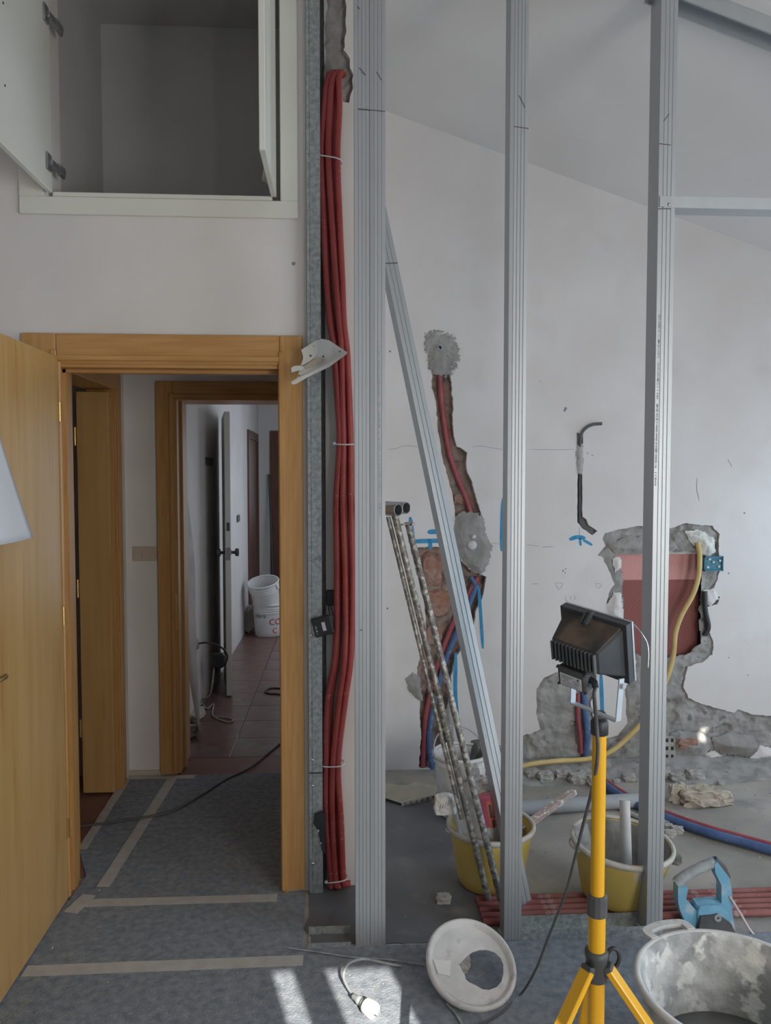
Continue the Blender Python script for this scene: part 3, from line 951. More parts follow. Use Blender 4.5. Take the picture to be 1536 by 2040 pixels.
# ------------------------------------------------------------------ cupboard above the doorway
cab = thing('overdoor_cupboard', (cbL, Y_DOOR, cbB), 'white lacquered cupboard above the doorway, both doors standing open', 'cupboard')
FL, FR_, FB = -1.163, -0.158, 2.552
MB().bbox((FL, Y_DOOR - .014, FB), (FR_, Y_DOOR, cbB), .003).build('frame_board', M_lacq, cab)
MB().bbox((FL, Y_DOOR - .014, cbB), (cbL, Y_DOOR, cbT + .06), .003).build('frame_board', M_lacq, cab)
MB().bbox((cbR, Y_DOOR - .014, cbB), (FR_, Y_DOOR, cbT + .06), .003).build('frame_board', M_lacq, cab)
MB().bbox((cbL, Y_DOOR - .014, cbT), (cbR, Y_DOOR, cbT + .06), .003).build('frame_board', M_lacq, cab)
for a, b in (((cbL - .02, Y_DOOR - .004, cbB - .02), (cbR + .02, Y_DOOR + WT, cbB)), ((cbL - .02, Y_DOOR - .004, cbB), (cbL, Y_DOOR + WT, cbT)), ((cbR, Y_DOOR - .004, cbB), (cbR + .02, Y_DOOR + WT, cbT)), ((cbL - .02, Y_DOOR - .004, cbT), (cbR + .02, Y_DOOR + WT, cbT + .02))):
    MB().box(a, b).build('reveal_board', M_lacq, cab)
MB().bbox((cbL + .03, Y_DOOR - .008, cbB + .001), (cbR - .03, Y_DOOR + .012, cbB + .018), .002).build('bottom_stop', M_lacq, cab)
dl = MB().bbox((cbL + .012, Y_DOOR - .445, cbB + .012), (cbL + .032, Y_DOOR - .012, cbT - .01), .002).build('door', M_lacq, cab)
dr = MB().bbox((cbR - .034, Y_DOOR - .425, cbB + .012), (cbR - .014, Y_DOOR - .012, cbT - .01), .002).build('door', M_lacq, cab)
for dd, sx, x in ((dl, 1, cbL + .032), (dr, -1, cbR - .034)):
    for z in (cbB + .105, cbT - .14, cbB + .62):
        h = MB()
        h.bbox((x, Y_DOOR - .075, z - .03), (x + sx * .008, Y_DOOR - .035, z + .03), .002)
        h.bar((x + sx * .010, Y_DOOR - .055, z), (x + sx * .030, Y_DOOR + .030, z - .012), .014, .022, r=.002)
        h.bbox((x + sx * .012, Y_DOOR + .0, z - .022), (x + sx * .026, Y_DOOR + .055, z + .018), .003)
        h.build('hinge', M_tubein if sx > 0 else M_lacq, dd)
for z in (cbB + .20, cbB + .45):
    MB().tube([(cbL + .031, Y_DOOR - .40, z), (cbL + .034, Y_DOOR - .40, z)], .004, 8).build('screw', M_dgrey, dl)

# small screw hole in the wall beside the upright
c_ = P(585, 525, Y_DOOR - .001)
struct(MB().lathe([(.0001, -.002), (.007, 0), (.004, .001), (.0001, .0005)], frame(c_, NW), 10).build('trim_1', M_pencil))

# ------------------------------------------------------------------ vestibule: side door, back doorway, switch
door2 = bpy.data.objects.new('door_2', None); COL.objects.link(door2); door2.location = (XV, vy1, 0); struct(door2)
for y0, y1 in ((vy0 - .085, vy0), (vy1, vy1 + .085)):
    MB().bbox((XV, y0, 0), (XV + .016, y1, 2.115), .003).build('casing', M_wood, door2)
MB().bbox((XV, vy0, 2.03), (XV + .016, vy1, 2.115), .003).build('casing', M_wood, door2)
MB().bbox((XV + .015, vy1 - .002, 0), (XV + .022, vy1 + .016, 2.05), .003).build('bead', M_wood, door2)
for a, b in (((XV - .13, vy0 - .02, 0), (XV + .004, vy0, 2.03)), ((XV - .13, vy1, 0), (XV + .004, vy1 + .02, 2.03)), ((XV - .13, vy0 - .02, 2.03), (XV + .004, vy1 + .02, 2.05))):
    MB().box(a, b).build('jamb', M_wood, door2)
# folding panel swung back against the far jamb, facing the viewer
fxl = P(164, 1300, 3.90).x
pan = MB().bbox((fxl, 3.872, .012), (XV - .008, 3.912, 2.015), .003).build('leaf', M_leaf, door2)
pan2 = MB().bbox((fxl - .030, 3.58, .012), (fxl + .004, 3.866, 2.015), .003)
for z in (0.3, 1.0, 1.75):
    MB().tube([(fxl - .006, 3.868, z), (fxl - .006, 3.868, z + .09)], .007, 8).build('hinge', M_brass, pan)

door3 = bpy.data.objects.new('door_3', None); COL.objects.link(door3); door3.location = (v2L, Y_BACK, 0); struct(door3)
C2 = -0.968
casing_side(C2, v2L - .02, 2.095, Y_BACK, door3, 1, z0=.012)
casing_side(v2R + .02, v2R + .105, 2.095, Y_BACK, door3, -1)
MB().bbox((v2L - .019, Y_BACK - .017, v2H + .012), (v2R + .019, Y_BACK, 2.095), .003).build('casing', M_wood_h, door3)
MB().bbox((v2L - .019, Y_BACK - .026, v2H + .010), (v2R + .019, Y_BACK - .016, v2H + .030), .004).build('bead', M_wood_h, door3)
for x0, x1 in ((v2L - .02, v2L), (v2R, v2R + .02)):
    MB().box((x0, Y_BACK - .008, .012), (x1, YB2 + .01, v2H)).build('jamb', M_wood, door3)
MB().box((v2L - .02, Y_BACK - .008, v2H), (v2R + .02, YB2 + .01, v2H + .025)).build('jamb', M_wood_h, door3)
MB().box((v2L, Y_BACK + .07, .012), (v2L + .014, Y_BACK + .11, v2H)).build('door_stop', M_wood, door3)
MB().bbox((v2L - .022, Y_BACK - .012, .78), (v2L - .004, Y_BACK - .007, .98), .002).build('strike_plate', M_brass, door3)

sw = thing('light_switch', P(289, 1116, Y_BACK), 'ivory light switch plate on the vestibule wall between two doorways', 'switch')
a, b = P(265, 1089, Y_BACK), P(312, 1117, Y_BACK)
MB().bbox((a.x, Y_BACK - .010, b.z), (b.x, Y_BACK, a.z), .003).build('plate', M_ivory, sw)
a, b = P(284, 1097, Y_BACK), P(293, 1111, Y_BACK)
MB().bbox((a.x, Y_BACK - .014, b.z), (b.x, Y_BACK - .009, a.z), .002).build('rocker', M_ivory, sw)
for px in (269, 308):
    c_ = P(px, 1103, Y_BACK - .010)
    MB().lathe([(.0001, .0012), (.003, .001), (.003, 0)], frame(c_, NW), 8).build('screw', M_brass, sw)

# small strip of dark skirting foot under the casing of the back doorway
bb = MB().bbox((XV, Y_BACK - .012, 0), (C2, Y_BACK, .03), .003).build('baseboard_vestibule', M_beige); struct(bb)

# ------------------------------------------------------------------ hall
door4 = bpy.data.objects.new('door_4', None); COL.objects.link(door4); door4.location = (-0.9, 5.6, 0); struct(door4)
e0 = V(-0.812, 5.56, 0); e1 = V(-0.945, 6.30, 0)
dv = (e1 - e0).normalized(); nv = V(dv.y, -dv.x, 0)
l4 = MB().hexa([e0 - nv * .02 + V(0, 0, .012), e0 + nv * .02 + V(0, 0, .012), e1 + nv * .02 + V(0, 0, .012), e1 - nv * .02 + V(0, 0, .012),
                e0 - nv * .02 + V(0, 0, 2.06), e0 + nv * .02 + V(0, 0, 2.06), e1 + nv * .02 + V(0, 0, 2.06), e1 - nv * .02 + V(0, 0, 2.06)], .003).build('leaf', M_lacq, door4)
kz = P(449, 1102, 5.57).z
for s in (-1, 1):
    c_ = e0 + dv * .06 + nv * .02 * s + V(0, 0, kz)
    MB().lathe([(.022, 0), (.022, .004), (.011, .006), (.011, .028), (.027, .034), (.030, .048), (.026, .058), (.0001, .060)], frame(c_, nv * s), 16).build('knob', M_dgrey, l4)
MB().bbox(tuple(e0 + V(-.016, -.0035, kz - .05)), tuple(e0 + V(.016, .002, kz + .04)), .001).build('latch_plate', M_tubein, l4)
MB().bbox(tuple(e0 + V(-.010, -.0035, kz + .16)), tuple(e0 + V(.012, .002, kz + .22)), .001).build('latch_plate', M_dgrey, l4)

# dark door in the hall's left wall and the far doorway
door5 = bpy.data.objects.new('door_5', None); COL.objects.link(door5); door5.location = (XH, 8.2, 0); struct(door5)
MB().bbox((XH, 8.16, 0), (XH + .02, 8.25, 2.0), .003).build('casing', M_dwood, door5)
MB().bbox((XH, 9.02, 0), (XH + .02, 9.11, 2.0), .003).build('casing', M_dwood, door5)
MB().bbox((XH, 8.16, 2.0), (XH + .02, 9.11, 2.09), .003).build('casing', M_dwood, door5)
MB().bbox((XH, 8.25, .01), (XH + .008, 9.02, 2.0), .002).build('leaf', M_dwood, door5)
door6 = bpy.data.objects.new('door_6', None); COL.objects.link(door6); door6.location = (fx0, 9.3, 0); struct(door6)
MB().bbox((fx0 - .15, 9.28, 0), (fx0 + .0, 9.3, 2.14), .003).build('casing', M_dwood, door6)
MB().bbox((fx0, 9.28, 2.05), (fx1 + .1, 9.3, 2.14), .003).build('casing', M_dwood, door6)
MB().bbox((fx1, 9.28, 0), (fx1 + .1, 9.3, 2.05), .003).build('casing', M_dwood, door6)
# hall wall switch, vent cover and socket
hs = MB().bbox((XH, 7.30, P(470, 1042, 7.2).z), (XH + .012, 7.46, P(470, 1028, 7.2).z), .003).build('wall_switch', M_dgrey)
tag(hs, 'small switch plate on the sunlit hall wall beyond the white door', 'switch')
hv = MB().bbox((XH, 5.66, P(417, 926, 5.7).z), (XH + .012, 5.94, P(417, 911, 5.7).z), .002).build('wall_plate', M_dgrey)
tag(hv, 'small square dark grey plate high on the hall wall', 'wall plate')
hk = MB().lathe([(.0001, .02), (.035, .02), (.045, 0)], frame(V(XH, 5.22, P(392, 1277, 5.3).z), (1, 0, 0)), 16).build('wall_socket', M_film)
tag(hk, 'round wall socket low on the dim hall wall with a plug', 'socket')
# black cord with plug from the socket
cz = P(392, 1277, 5.3).z
cord = thing('socket_lead', (XH + .1, 5.3, 0), 'thin cord hanging from the low hall wall socket and looping on the floor', 'cord')
pth = spline([V(XH + .02, 5.22, cz), V(XH + .07, 5.24, cz), V(XH + .15, 5.30, cz - .04), V(XH + .19, 5.36, cz - .12), V(XH + .17, 5.36, cz - .19)], 8)
MB().tube(pth, .006, 8).build('lead', M_black, cord)
MB().bbox((XH + .08, 5.33, cz - .20), (XH + .17, 5.39, cz - .10), .012).build('plug', M_black, cord)
pth = spline([V(XH + .10, 5.36, cz - .19), V(XH + .09, 5.25, .12), G(402, 1395, .008), G(412, 1412, .008), G(426, 1402, .008), G(424, 1425, .008), G(450, 1438, .008), G(464, 1436, .008), G(456, 1430, .008), G(430, 1428, .008)], 8)
MB().tube(pth, .005, 8).build('lead', M_film, cord)
# dusty film hanging against the hall wall
fm = MB(); vs = []; fs = []
for j in range(15):
    v = j / 14
    for i in range(5):
        u = i / 4
        yy = 4.62 + (0.30 * (0.5 + 0.5 * math.sin(v * 2.6))) * u
        vs.append(V(XH + .03 + .018 * math.sin(u * 5 + v * 7) + .09 * v * v * (1 - .3 * u), yy, 1.75 * (1 - v) + .02))
for j in range(14):
    for i in range(4):
        a = j * 5 + i
        fs.append((a, a + 1, a + 6, a + 5))
fm.add(vs, fs, True)
o = fm.build('plastic_film', M_film)
o.modifiers.new('s', 'SOLIDIFY').thickness = .001
tag(o, 'dusty plastic film hanging down the dim hall wall beside the doorway', 'film')
for i, (a, b, s, nm) in enumerate(((385, 1430, .17, 'long rumpled'), (392, 1402, .10, 'small upright'), (378, 1462, .12, 'flat torn'))):
    g = G(a, b)
    o = crumple((g.x, g.y, s * .16), (s * .8, s * 1.3, s * .32), 30 + i, .3, 5).build('crumpled_paper', M_beige)
    tag(o, nm + ' scrap of beige paper on the hall floor by the doorway', 'paper', 'paper scraps in the hall')
pth = spline([G(640, 1470, .007), G(600, 1405, .007), G(560, 1384, .007), G(538, 1382, .007), G(528, 1378, .007), G(540, 1371, .007), G(575, 1372, .007)], 8)
tag(MB().tube(pth, .006, 8).build('coiled_cord', M_black), 'black cord lying in a loop on the dark hall floor', 'cord')
# dark pole leaning beside the far door
tag(MB().tube([V(-.80, 9.12, 0), V(-.86, 9.27, 1.62)], .012, 8).build('leaning_pole', M_dgrey), 'thin dark pole leaning at the end of the hall', 'pole')
tag(MB().bar((-.30, 9.8, 0), (-.60, 9.9, 1.75), .05, .02, (0, 1, 0), .003).build('metal_profile', M_dgrey), 'dark metal profile leaning inside the bright far room', 'metal profile')
tag(MB().bar((-.36, 10.0, 0), (-.58, 10.1, 1.55), .05, .02, (0, 1, 0), .003).build('metal_profile', M_zinc), 'pale metal profile leaning inside the bright far room', 'metal profile')


def text_mesh(txt, size):
    cu = bpy.data.curves.new('t', 'FONT')
    cu.body = txt
    cu.size = size
    cu.align_x = 'LEFT'
    ob = bpy.data.objects.new('t', cu)
    COL.objects.link(ob)
    dg = bpy.context.evaluated_depsgraph_get()
    me = bpy.data.meshes.new_from_object(ob.evaluated_get(dg))
    bpy.data.objects.remove(ob, do_unlink=True)
    return [v.co.copy() for v in me.vertices], [tuple(p.vertices) for p in me.polygons]


def wrap_text(txt, size, c, r, a0, z, name, m, parent, taper=0.0):
    """lettering bent round a bucket; a0 = start angle measured at the side facing the viewer"""
    vs, fs = text_mesh(txt, size)
    out = []
    for v in vs:
        rr = r + taper * v.y + .0012
        a = a0 + v.x / r
        out.append(V(c.x + rr * math.sin(a), c.y - rr * math.cos(a), z + v.y))
    return MB().add(out, fs).build(name, m, parent, fixn=False)


def bucket(name, c, rb, rt, h, m, label, tilt=None, group=None, m_rim=None, m_in=None, fill=None, hoops=0, handle=True, hang=0.0, hdir=0.0):
    root = thing(name, c, label, 'bucket', group)
    M = frame(c, tilt or (0, 0, 1), (0, 1, 0))
    t = .004
    prof = [(0.0001, 0), (rb - .006, 0), (rb, .006)]
    n = 8
    for i in range(1, n + 1):
        prof.append((rb + (rt - rb) * i / n, .006 + (h - .02) * i / n))
    MB().lathe(prof + [(rt - t, h - .012)] + [(rb + (rt - rb) * i / n - t, .006 + (h - .02) * i / n) for i in range(n, 0, -1)] + [(0.0001, .008)], M, 40).build('body', m, root)
    MB().lathe([(rt - .004, h - .02), (rt + .008, h - .02), (rt + .010, h - .006), (rt + .006, h), (rt - .004, h), (rt - .006, h - .008)], M, 40).build('rim', m_rim or m, root)
    for k in range(hoops):
        zz = h - .045 - k * .022
        rr = rb + (rt - rb) * zz / h
        MB().lathe([(rr, zz - .003), (rr + .006, zz - .002), (rr + .006, zz + .002), (rr, zz + .003)], M, 40).build('hoop', m, root)
    if m_in:
        lvl = fill or h * .3
        rr = rb + (rt - rb) * lvl / h - t
        rtop = rt - t - .001
        MB().lathe([(0.0001, lvl), (rr * .5, lvl + .004), (rr - .006, lvl), (rr + (rtop - rr) * .5 - .004, lvl + (h - .018 - lvl) * .5), (rtop - .003, h - .018), (rtop, h - .016)], M, 40,
                   wob=lambda q, i: Vector((0, 0, .010 * noise.noise((q.x * 30, q.y * 30, i * .3)))) if i < 4 else Vector((0, 0, 0))).build('caked_fill', m_in, root)
    if handle:
        pts = []
        for i in range(17):
            a = math.pi * i / 16
            q = Vector((rt + .009, 0, 0)) * math.cos(a) + Vector((0, math.cos(hang), math.sin(hang))) * (rt + .02) * math.sin(a)
            q = Matrix.Rotation(hdir, 3, 'Z') @ q
            pts.append(M @ (q + Vector((0, 0, h - .02))))
        MB().tube(pts, .0035, 8).build('handle', m_rim or M_tubein, root)
    return root


# two white buckets at the end of the hall
bc = G(532, 1264)
bc = V(bc.x + .02, 7.75, .002)
b1 = bucket('white_bucket', bc, .135, .155, .33, M_white, 'white printed bucket standing on the hall floor at the far end', hoops=3, hang=-1.3, hdir=.4, group='white buckets in the hall')
b2 = bucket('white_bucket', bc + V(-.005, .0, .235), .125, .150, .34, M_white, 'white bucket tilted inside the printed bucket at the hall end', tilt=(-.12, -.30, 1), hoops=3, hang=-1.2, hdir=-.6, group='white buckets in the hall')
wrap_text('idere', .062, bc, .150, -.92, .20, 'print', M_ink, b1, .06)
wrap_text('CO', .085, bc, .145, .12, .13, 'print', M_redink, b1, .06)
wrap_text('C', .075, bc, .140, .36, .045, 'print', M_redink, b1, .06)
for k in range(4):
    mbp = MB()
    pp = []
    for i in range(9):
        a = -.80 + i * .07 * (1 if k < 2 else .7)
        zz = .12 - k * .022
        rr = .135 + .06 * zz + .0016
        pp.append(V(bc.x + rr * math.sin(a), bc.y - rr * math.cos(a), zz))
    mbp.tube(pp, .0012, 4).build('print', M_print, b1)
o = crumple((bc.x - .20, 7.9, .13), (.12, .14, .26), 44, .3, 6).build('plastic_bag', M_film)
tag(o, 'crumpled translucent bag beside the white buckets in the hall', 'bag')

# ------------------------------------------------------------------ floor coverings
gA, gB = G(168, 1676), G(252, 1556)
felt_poly = [(X_LEFT + .05, Y_REAR + .02), (X_RIGHT - .05, Y_REAR + .02), (X_RIGHT - .05, Y_STUD - .004), (XE - .01, Y_STUD - .004), (XE - .012, Y_DOOR - .03), (opR + .005, Y_DOOR - .03), (opR - .014, Y_DOOR + .14), (opR + .02, Y_DOOR + .17), (-0.07, Y_DOOR + .17), (-0.07, 4.10), (v2L + .01, 4.10), (v2L - .015, 4.22), (v2L - .03, 4.10), (gB.x, 4.10), (gA.x + .003, 3.30), (opL + .02, 3.07), (opL + .014, Y_DOOR - .03), (X_LEFT + .05, Y_DOOR - .03)]
fl = MB().prism([felt_poly[:11] + felt_poly[13:]], lambda u, v, t: Vector((u, v, t)), 0.0, 0.005)
tag(fl.build('protective_felt', M_felt), 'blue-grey protective felt spread over the floor and through the doorway', 'floor covering')


def tape(p, q, w, label, seed=0, lift=0.0):
    a, b = G(*p), G(*q)
    d = (b - a).normalized()
    n = V(-d.y, d.x, 0)
    k = 14
    L = []
    R = []
    for i in range(k + 1):
        t_ = a + (b - a) * i / k
        L.append(t_ + n * (w / 2 + .003 * noise.noise((i * .7, seed, 1))))
        R.append(t_ - n * (w / 2 + .003 * noise.noise((i * .7, seed, 5))))
    mb = MB()
    vs = [V(v.x, v.y, .0052 + lift) for v in L + R] + [V(v.x, v.y, .0062 + lift) for v in L + R]
    m = k + 1
    fs = []
    for i in range(k):
        fs += [(2 * m + i, 2 * m + i + 1, 3 * m + i + 1, 3 * m + i), (i, m + i, m + i + 1, i + 1), (i, i + 1, 2 * m + i + 1, 2 * m + i), (m + i + 1, m + i, 3 * m + i, 3 * m + i + 1)]
    fs += [(0, 2 * m, 3 * m, m), (k, m + k, 3 * m + k, 2 * m + k)]
    mb.add(vs, fs)
    tag(mb.build('masking_tape', M_tape), label, 'tape', 'tape strips on the felt')


tape((48, 1938), (604, 1916), .055, 'masking tape strip running across the felt nearest the viewer', 1)
tape((168, 1802), (552, 1791), .050, 'masking tape strip across the felt at the doorway threshold', 2)
tape((205, 1770), (344, 1552), .050, 'masking tape strip running diagonally along the vestibule felt', 3, .0012)
tape((252, 1551), (388, 1549), .045, 'masking tape strip along the foot of the vestibule back wall', 4)
tape((164, 1694), (250, 1557), .040, 'masking tape strip along the felt edge by the red floor', 5)
tape((140, 1822), (178, 1786), .055, 'short masking tape piece at the foot of the open door', 6, .0012)
pth = spline([G(100, 1650, .011), G(165, 1645, .011), G(250, 1634, .011), G(340, 1617, .011), G(400, 1585, .011), G(450, 1553, .011), G(500, 1528, .011), G(557, 1482, .008), G(640, 1420, .008)], 10)
tag(MB().tube(pth, .0055, 8).build('extension_lead', M_dgrey), 'dark cable snaking over the taped felt into the hall', 'cable')


# ------------------------------------------------------------------ steel stud frame
def thick(pl, t):
    """offset an open polyline to a closed outline of thickness t"""
    pl = [Vector((p[0], p[1])) for p in pl]
    nrm = []
    n = len(pl)
    for i in range(n):
        d = (pl[min(i + 1, n - 1)] - pl[max(i - 1, 0)]).normalized()
        nrm.append(Vector((-d.y, d.x)))
    return [(p.x, p.y) for p in pl], [((p + q * t).x, (p + q * t).y) for p, q in zip(pl, nrm)]


def ribs(a, b, k, amp, horizontal=True):
    """points from a to b with k shallow grooves (groove goes to larger y)"""
    out = [a]
    L = b[0] - a[0]
    for i in range(k):
        c = a[0] + L * (i + 1) / (k + 1)
        w = abs(L) * .03
        s = 1 if L > 0 else -1
        out += [(c - s * w, a[1]), (c, a[1] + amp), (c + s * w, a[1])]
    out.append(b)
    return out


def channel(profile, t, p0, p1, xdir, m, name, parent=None, smooth=False):
    """sweep an open profile (u along xdir, v along the depth) from p0 to p1"""
    p0, p1 = Vector(p0), Vector(p1)
    d = (p1 - p0).normalized()
    u = Vector(xdir)
    u = (u - d * u.dot(d)).normalized()
    v = d.cross(u).normalized()
    if v.y < 0:
        v = -v
    A, B_ = thick(profile, t)
    n = len(A)
    ring = A + B_[::-1]
    m2 = len(ring)
    vs = [p0 + u * a + v * b for a, b in ring] + [p1 + u * a + v * b for a, b in ring]
    fs = [(i, (i + 1) % m2, m2 + (i + 1) % m2, m2 + i) for i in range(m2)]
    for i in range(n - 1):
        fs.append((i, i + 1, m2 - 2 - i, m2 - 1 - i))
        fs.append((m2 + i, m2 + m2 - 1 - i, m2 + m2 - 2 - i, m2 + i + 1))
    mb = MB().add(vs, fs)
    return mb.build(name, m, parent)


def c_prof(w, dep, opens_right=True, k=3):
    """C stud: ribbed flange to the viewer, web on one side, flange behind, lips"""
    pr_ = [(w, .008)] + ribs((w, 0.0), (0.0, 0.0), k, .0014) + [(0.0, dep)] + [(w, dep), (w, dep - .008)]
    if not opens_right:
        pr_ = [(w - a, b) for a, b in pr_]
    return pr_


def marks(root, y, segs, w=.003, m=None, name='marker_line'):
    for pts in segs:
        pp = [P(a, b, y - .0012) for a, b in pts]
        pp = [pp[0] + (pp[-1] - pp[0]) * (i / 6) for i in range(7)] if len(pp) == 2 else spline(pp, 5)
        MB().strip(pp, w, NW).build(name, m or M_ink, root)


def printline(root, px0, py0, px1, py1, y, n, seed):
    rnd = random.Random(seed)
    mb = MB()
    for i in range(n):
        t_ = (i + rnd.random() * .5) / n
        if rnd.random() < .15:
            continue
        p = P(px0 + (px1 - px0) * t_, py0 + (py1 - py0) * t_, y - .0012)
        w, h = .0018 + .0018 * rnd.random(), .002 + .0032 * rnd.random()
        mb.box((p.x - w, p.y - .0004, p.z - h), (p.x + w, p.y, p.z + h))
    mb.build('faint_print', M_print, root)['kind'] = 'stuff'


SD = .075
zc = ceil_z(.1)
# left: two studs side by side
sl = .0445
st1 = thing('steel_stud', (sl, Y_STUD, 0), 'left half of the doubled galvanised stud standing right of the red conduits', 'steel stud', 'partition studs')
channel(c_prof(.0490, SD, False), .0012, (sl, Y_STUD, .004), (sl, Y_STUD, zc - .02), (1, 0, 0), M_zinc, 'profile', st1)
marks(st1, Y_STUD, [[(713, 217), (736, 219)]], .004)
marks(st1, Y_STUD, [[(712, 12), (716, 18)], [(716, 135), (728, 150)], [(717, 1256), (722, 1254)]], .003)
st1b = thing('steel_stud', (sl + .0515, Y_STUD, 0), 'right half of the doubled galvanised stud, printed lettering down its face', 'steel stud', 'partition studs')
channel(c_prof(.0490, SD, True), .0012, (sl + .0515, Y_STUD, .004), (sl + .0515, Y_STUD, zc - .03), (1, 0, 0), M_zinc, 'profile', st1b)
marks(st1b, Y_STUD, [[(736, 219), (767, 222)], [(750, 143), (760, 160)]], .003)
printline(st1b, 754, 680, 757, 1030, Y_STUD, 60, 3)
# middle
sm = .5560
st2 = thing('steel_stud', (sm, Y_STUD, 0), 'single galvanised stud in the middle of the frame, left of the work light', 'steel stud', 'partition studs')
channel(c_prof(.0575, SD, True, 4), .0012, (sm, Y_STUD, .004), (sm, Y_STUD, ceil_z(sm) - .03), (1, 0, 0), M_zinc, 'profile', st2)
marks(st2, Y_STUD, [[(1024, 252), (1053, 256)], [(1034, 190), (1046, 215)]], .0028)
# right
sr = 1.0560
st3 = thing('steel_stud', (sr, Y_STUD, 0), 'galvanised stud at the right with the horizontal rail screwed to it', 'steel stud', 'partition studs')
channel(c_prof(.0545, SD + .012, True, 3), .0012, (sr, Y_STUD, .004), (sr, Y_STUD, ceil_z(sr) - .03), (1, 0, 0), M_zinc, 'profile', st3)
marks(st3, Y_STUD, [[(1313, 286), (1336, 289)], [(1322, 242), (1333, 227)], [(1311, 416), (1336, 416)]], .0028)
printline(st3, 1314, 628, 1306, 970, Y_STUD, 58, 5)

# horizontal rail, sloping head track, floor tracks
rz0, rz1 = P(1400, 415, Y_STUD).z, P(1400, 393, Y_STUD).z
rail = thing('horizontal_rail', (sr, Y_STUD, rz0), 'horizontal galvanised rail running right from the right-hand stud', 'steel track')
channel([(rz1 - rz0, 0), (0, 0), (0, SD - .006), (rz1 - rz0, SD - .006)], .0012, (sr + .016, Y_STUD - .003, rz0), (X_RIGHT - .02, Y_STUD - .003, rz0), (0, 0, 1), M_zinc, 'profile', rail)
MB().bbox((sr + .002, Y_STUD - .0045, rz0 + .002), (sr + .045, Y_STUD - .003, rz1), .0004).build('folded_tab', M_zinc, rail)
c_ = P(1333, 407, Y_STUD - .0048)
MB().lathe([(.0001, .003), (.004, .0025), (.006, 0)], frame(c_, NW), 10).build('screw', M_tubein, rail)
ht = thing('head_track', (1.3, Y_STUD, ceil_z(1.3)), 'sloping galvanised head track along the ceiling at top right', 'steel track')
ha, hb2 = V(sr - .03, Y_STUD - .004, ceil_z(sr - .03) - .052), V(X_RIGHT - .03, Y_STUD - .004, ceil_z(X_RIGHT - .03) - .052)
channel([(.048, 0), (.0, 0), (.0, .004), (.044, .004), (.044, .078), (0, .078), (0, .082), (.048, .082)], .0012, ha, hb2, (0, 0, 1), M_zinc, 'profile', ht)
# floor track right of the middle stud
ft = thing('floor_track', (1.0, Y_STUD, 0), 'galvanised floor track between the middle and right studs', 'steel track')
channel([(.040, -.003), (.001, -.003), (.001, SD + .006), (.040, SD + .006)], .0012, (sm + .060, Y_STUD, .001), (sr - .002, Y_STUD, .001), (0, 0, 1), M_zinc2, 'profile', ft)
ft2 = thing('floor_track', (-.05, Y_STUD, 0), 'short piece of floor track left of the doubled stud', 'steel track')
channel([(.018, 0), (.001, 0), (.001, SD), (.030, SD)], .0012, (XE + .01, Y_STUD - .0, .001), (.028, Y_STUD - .0, .001), (0, 0, 1), M_zinc2, 'profile', ft2)
ft3 = MB().bbox((XE + .005, Y_STUD - .004, 0), (sm, Y_STUD + .002, .004), .001).build('edge_strip', M_zinc2)
tag(ft3, 'thin metal strip on the floor along the edge of the felt', 'metal strip')

# steel upright screwed to the end of the doorway wall (two lengths)
ux0, ux1 = -.1255, -.0745
zj = P(625, 1540, 2.89).z
for z0, z1, lb in ((zj + .002, 3.6, 'tall spangled steel upright beside the doorway casing, left of the conduits'), (.004, zj - .002, 'short lower length of steel upright at the foot of the doorway wall')):
    u_ = thing('steel_upright', (ux0, Y_DOOR - .03, z0), lb, 'steel stud', 'uprights at the wall end')
    channel([(0, .034), (0, 0), (.010, 0), (.012, .002), (.014, 0), (ux1 - ux0, 0), (ux1 - ux0, .034)], .0012, (ux0, Y_DOOR - .03, z0), (ux0, Y_DOOR - .03, z1), (1, 0, 0), M_zinc2, 'profile', u_)
    for zz in ((zj + .05, 1.0) if z1 > 3 else (zj - .05, .12)):
        MB().lathe([(.0001, .003), (.004, .0025), (.006, 0)], frame(V(ux0 + .012, Y_DOOR - .0305, zz), NW), 10).build('screw', M_chrome, u_)
    if z1 > 3:
        vs, fs = text_mesh('10', .022)
        q = P(627, 1117, Y_DOOR - .0312)
        MB().add([V(q.x + v.x, q.y, q.z + v.y) for v in vs], fs).build('print', M_ink, u_, fixn=False)

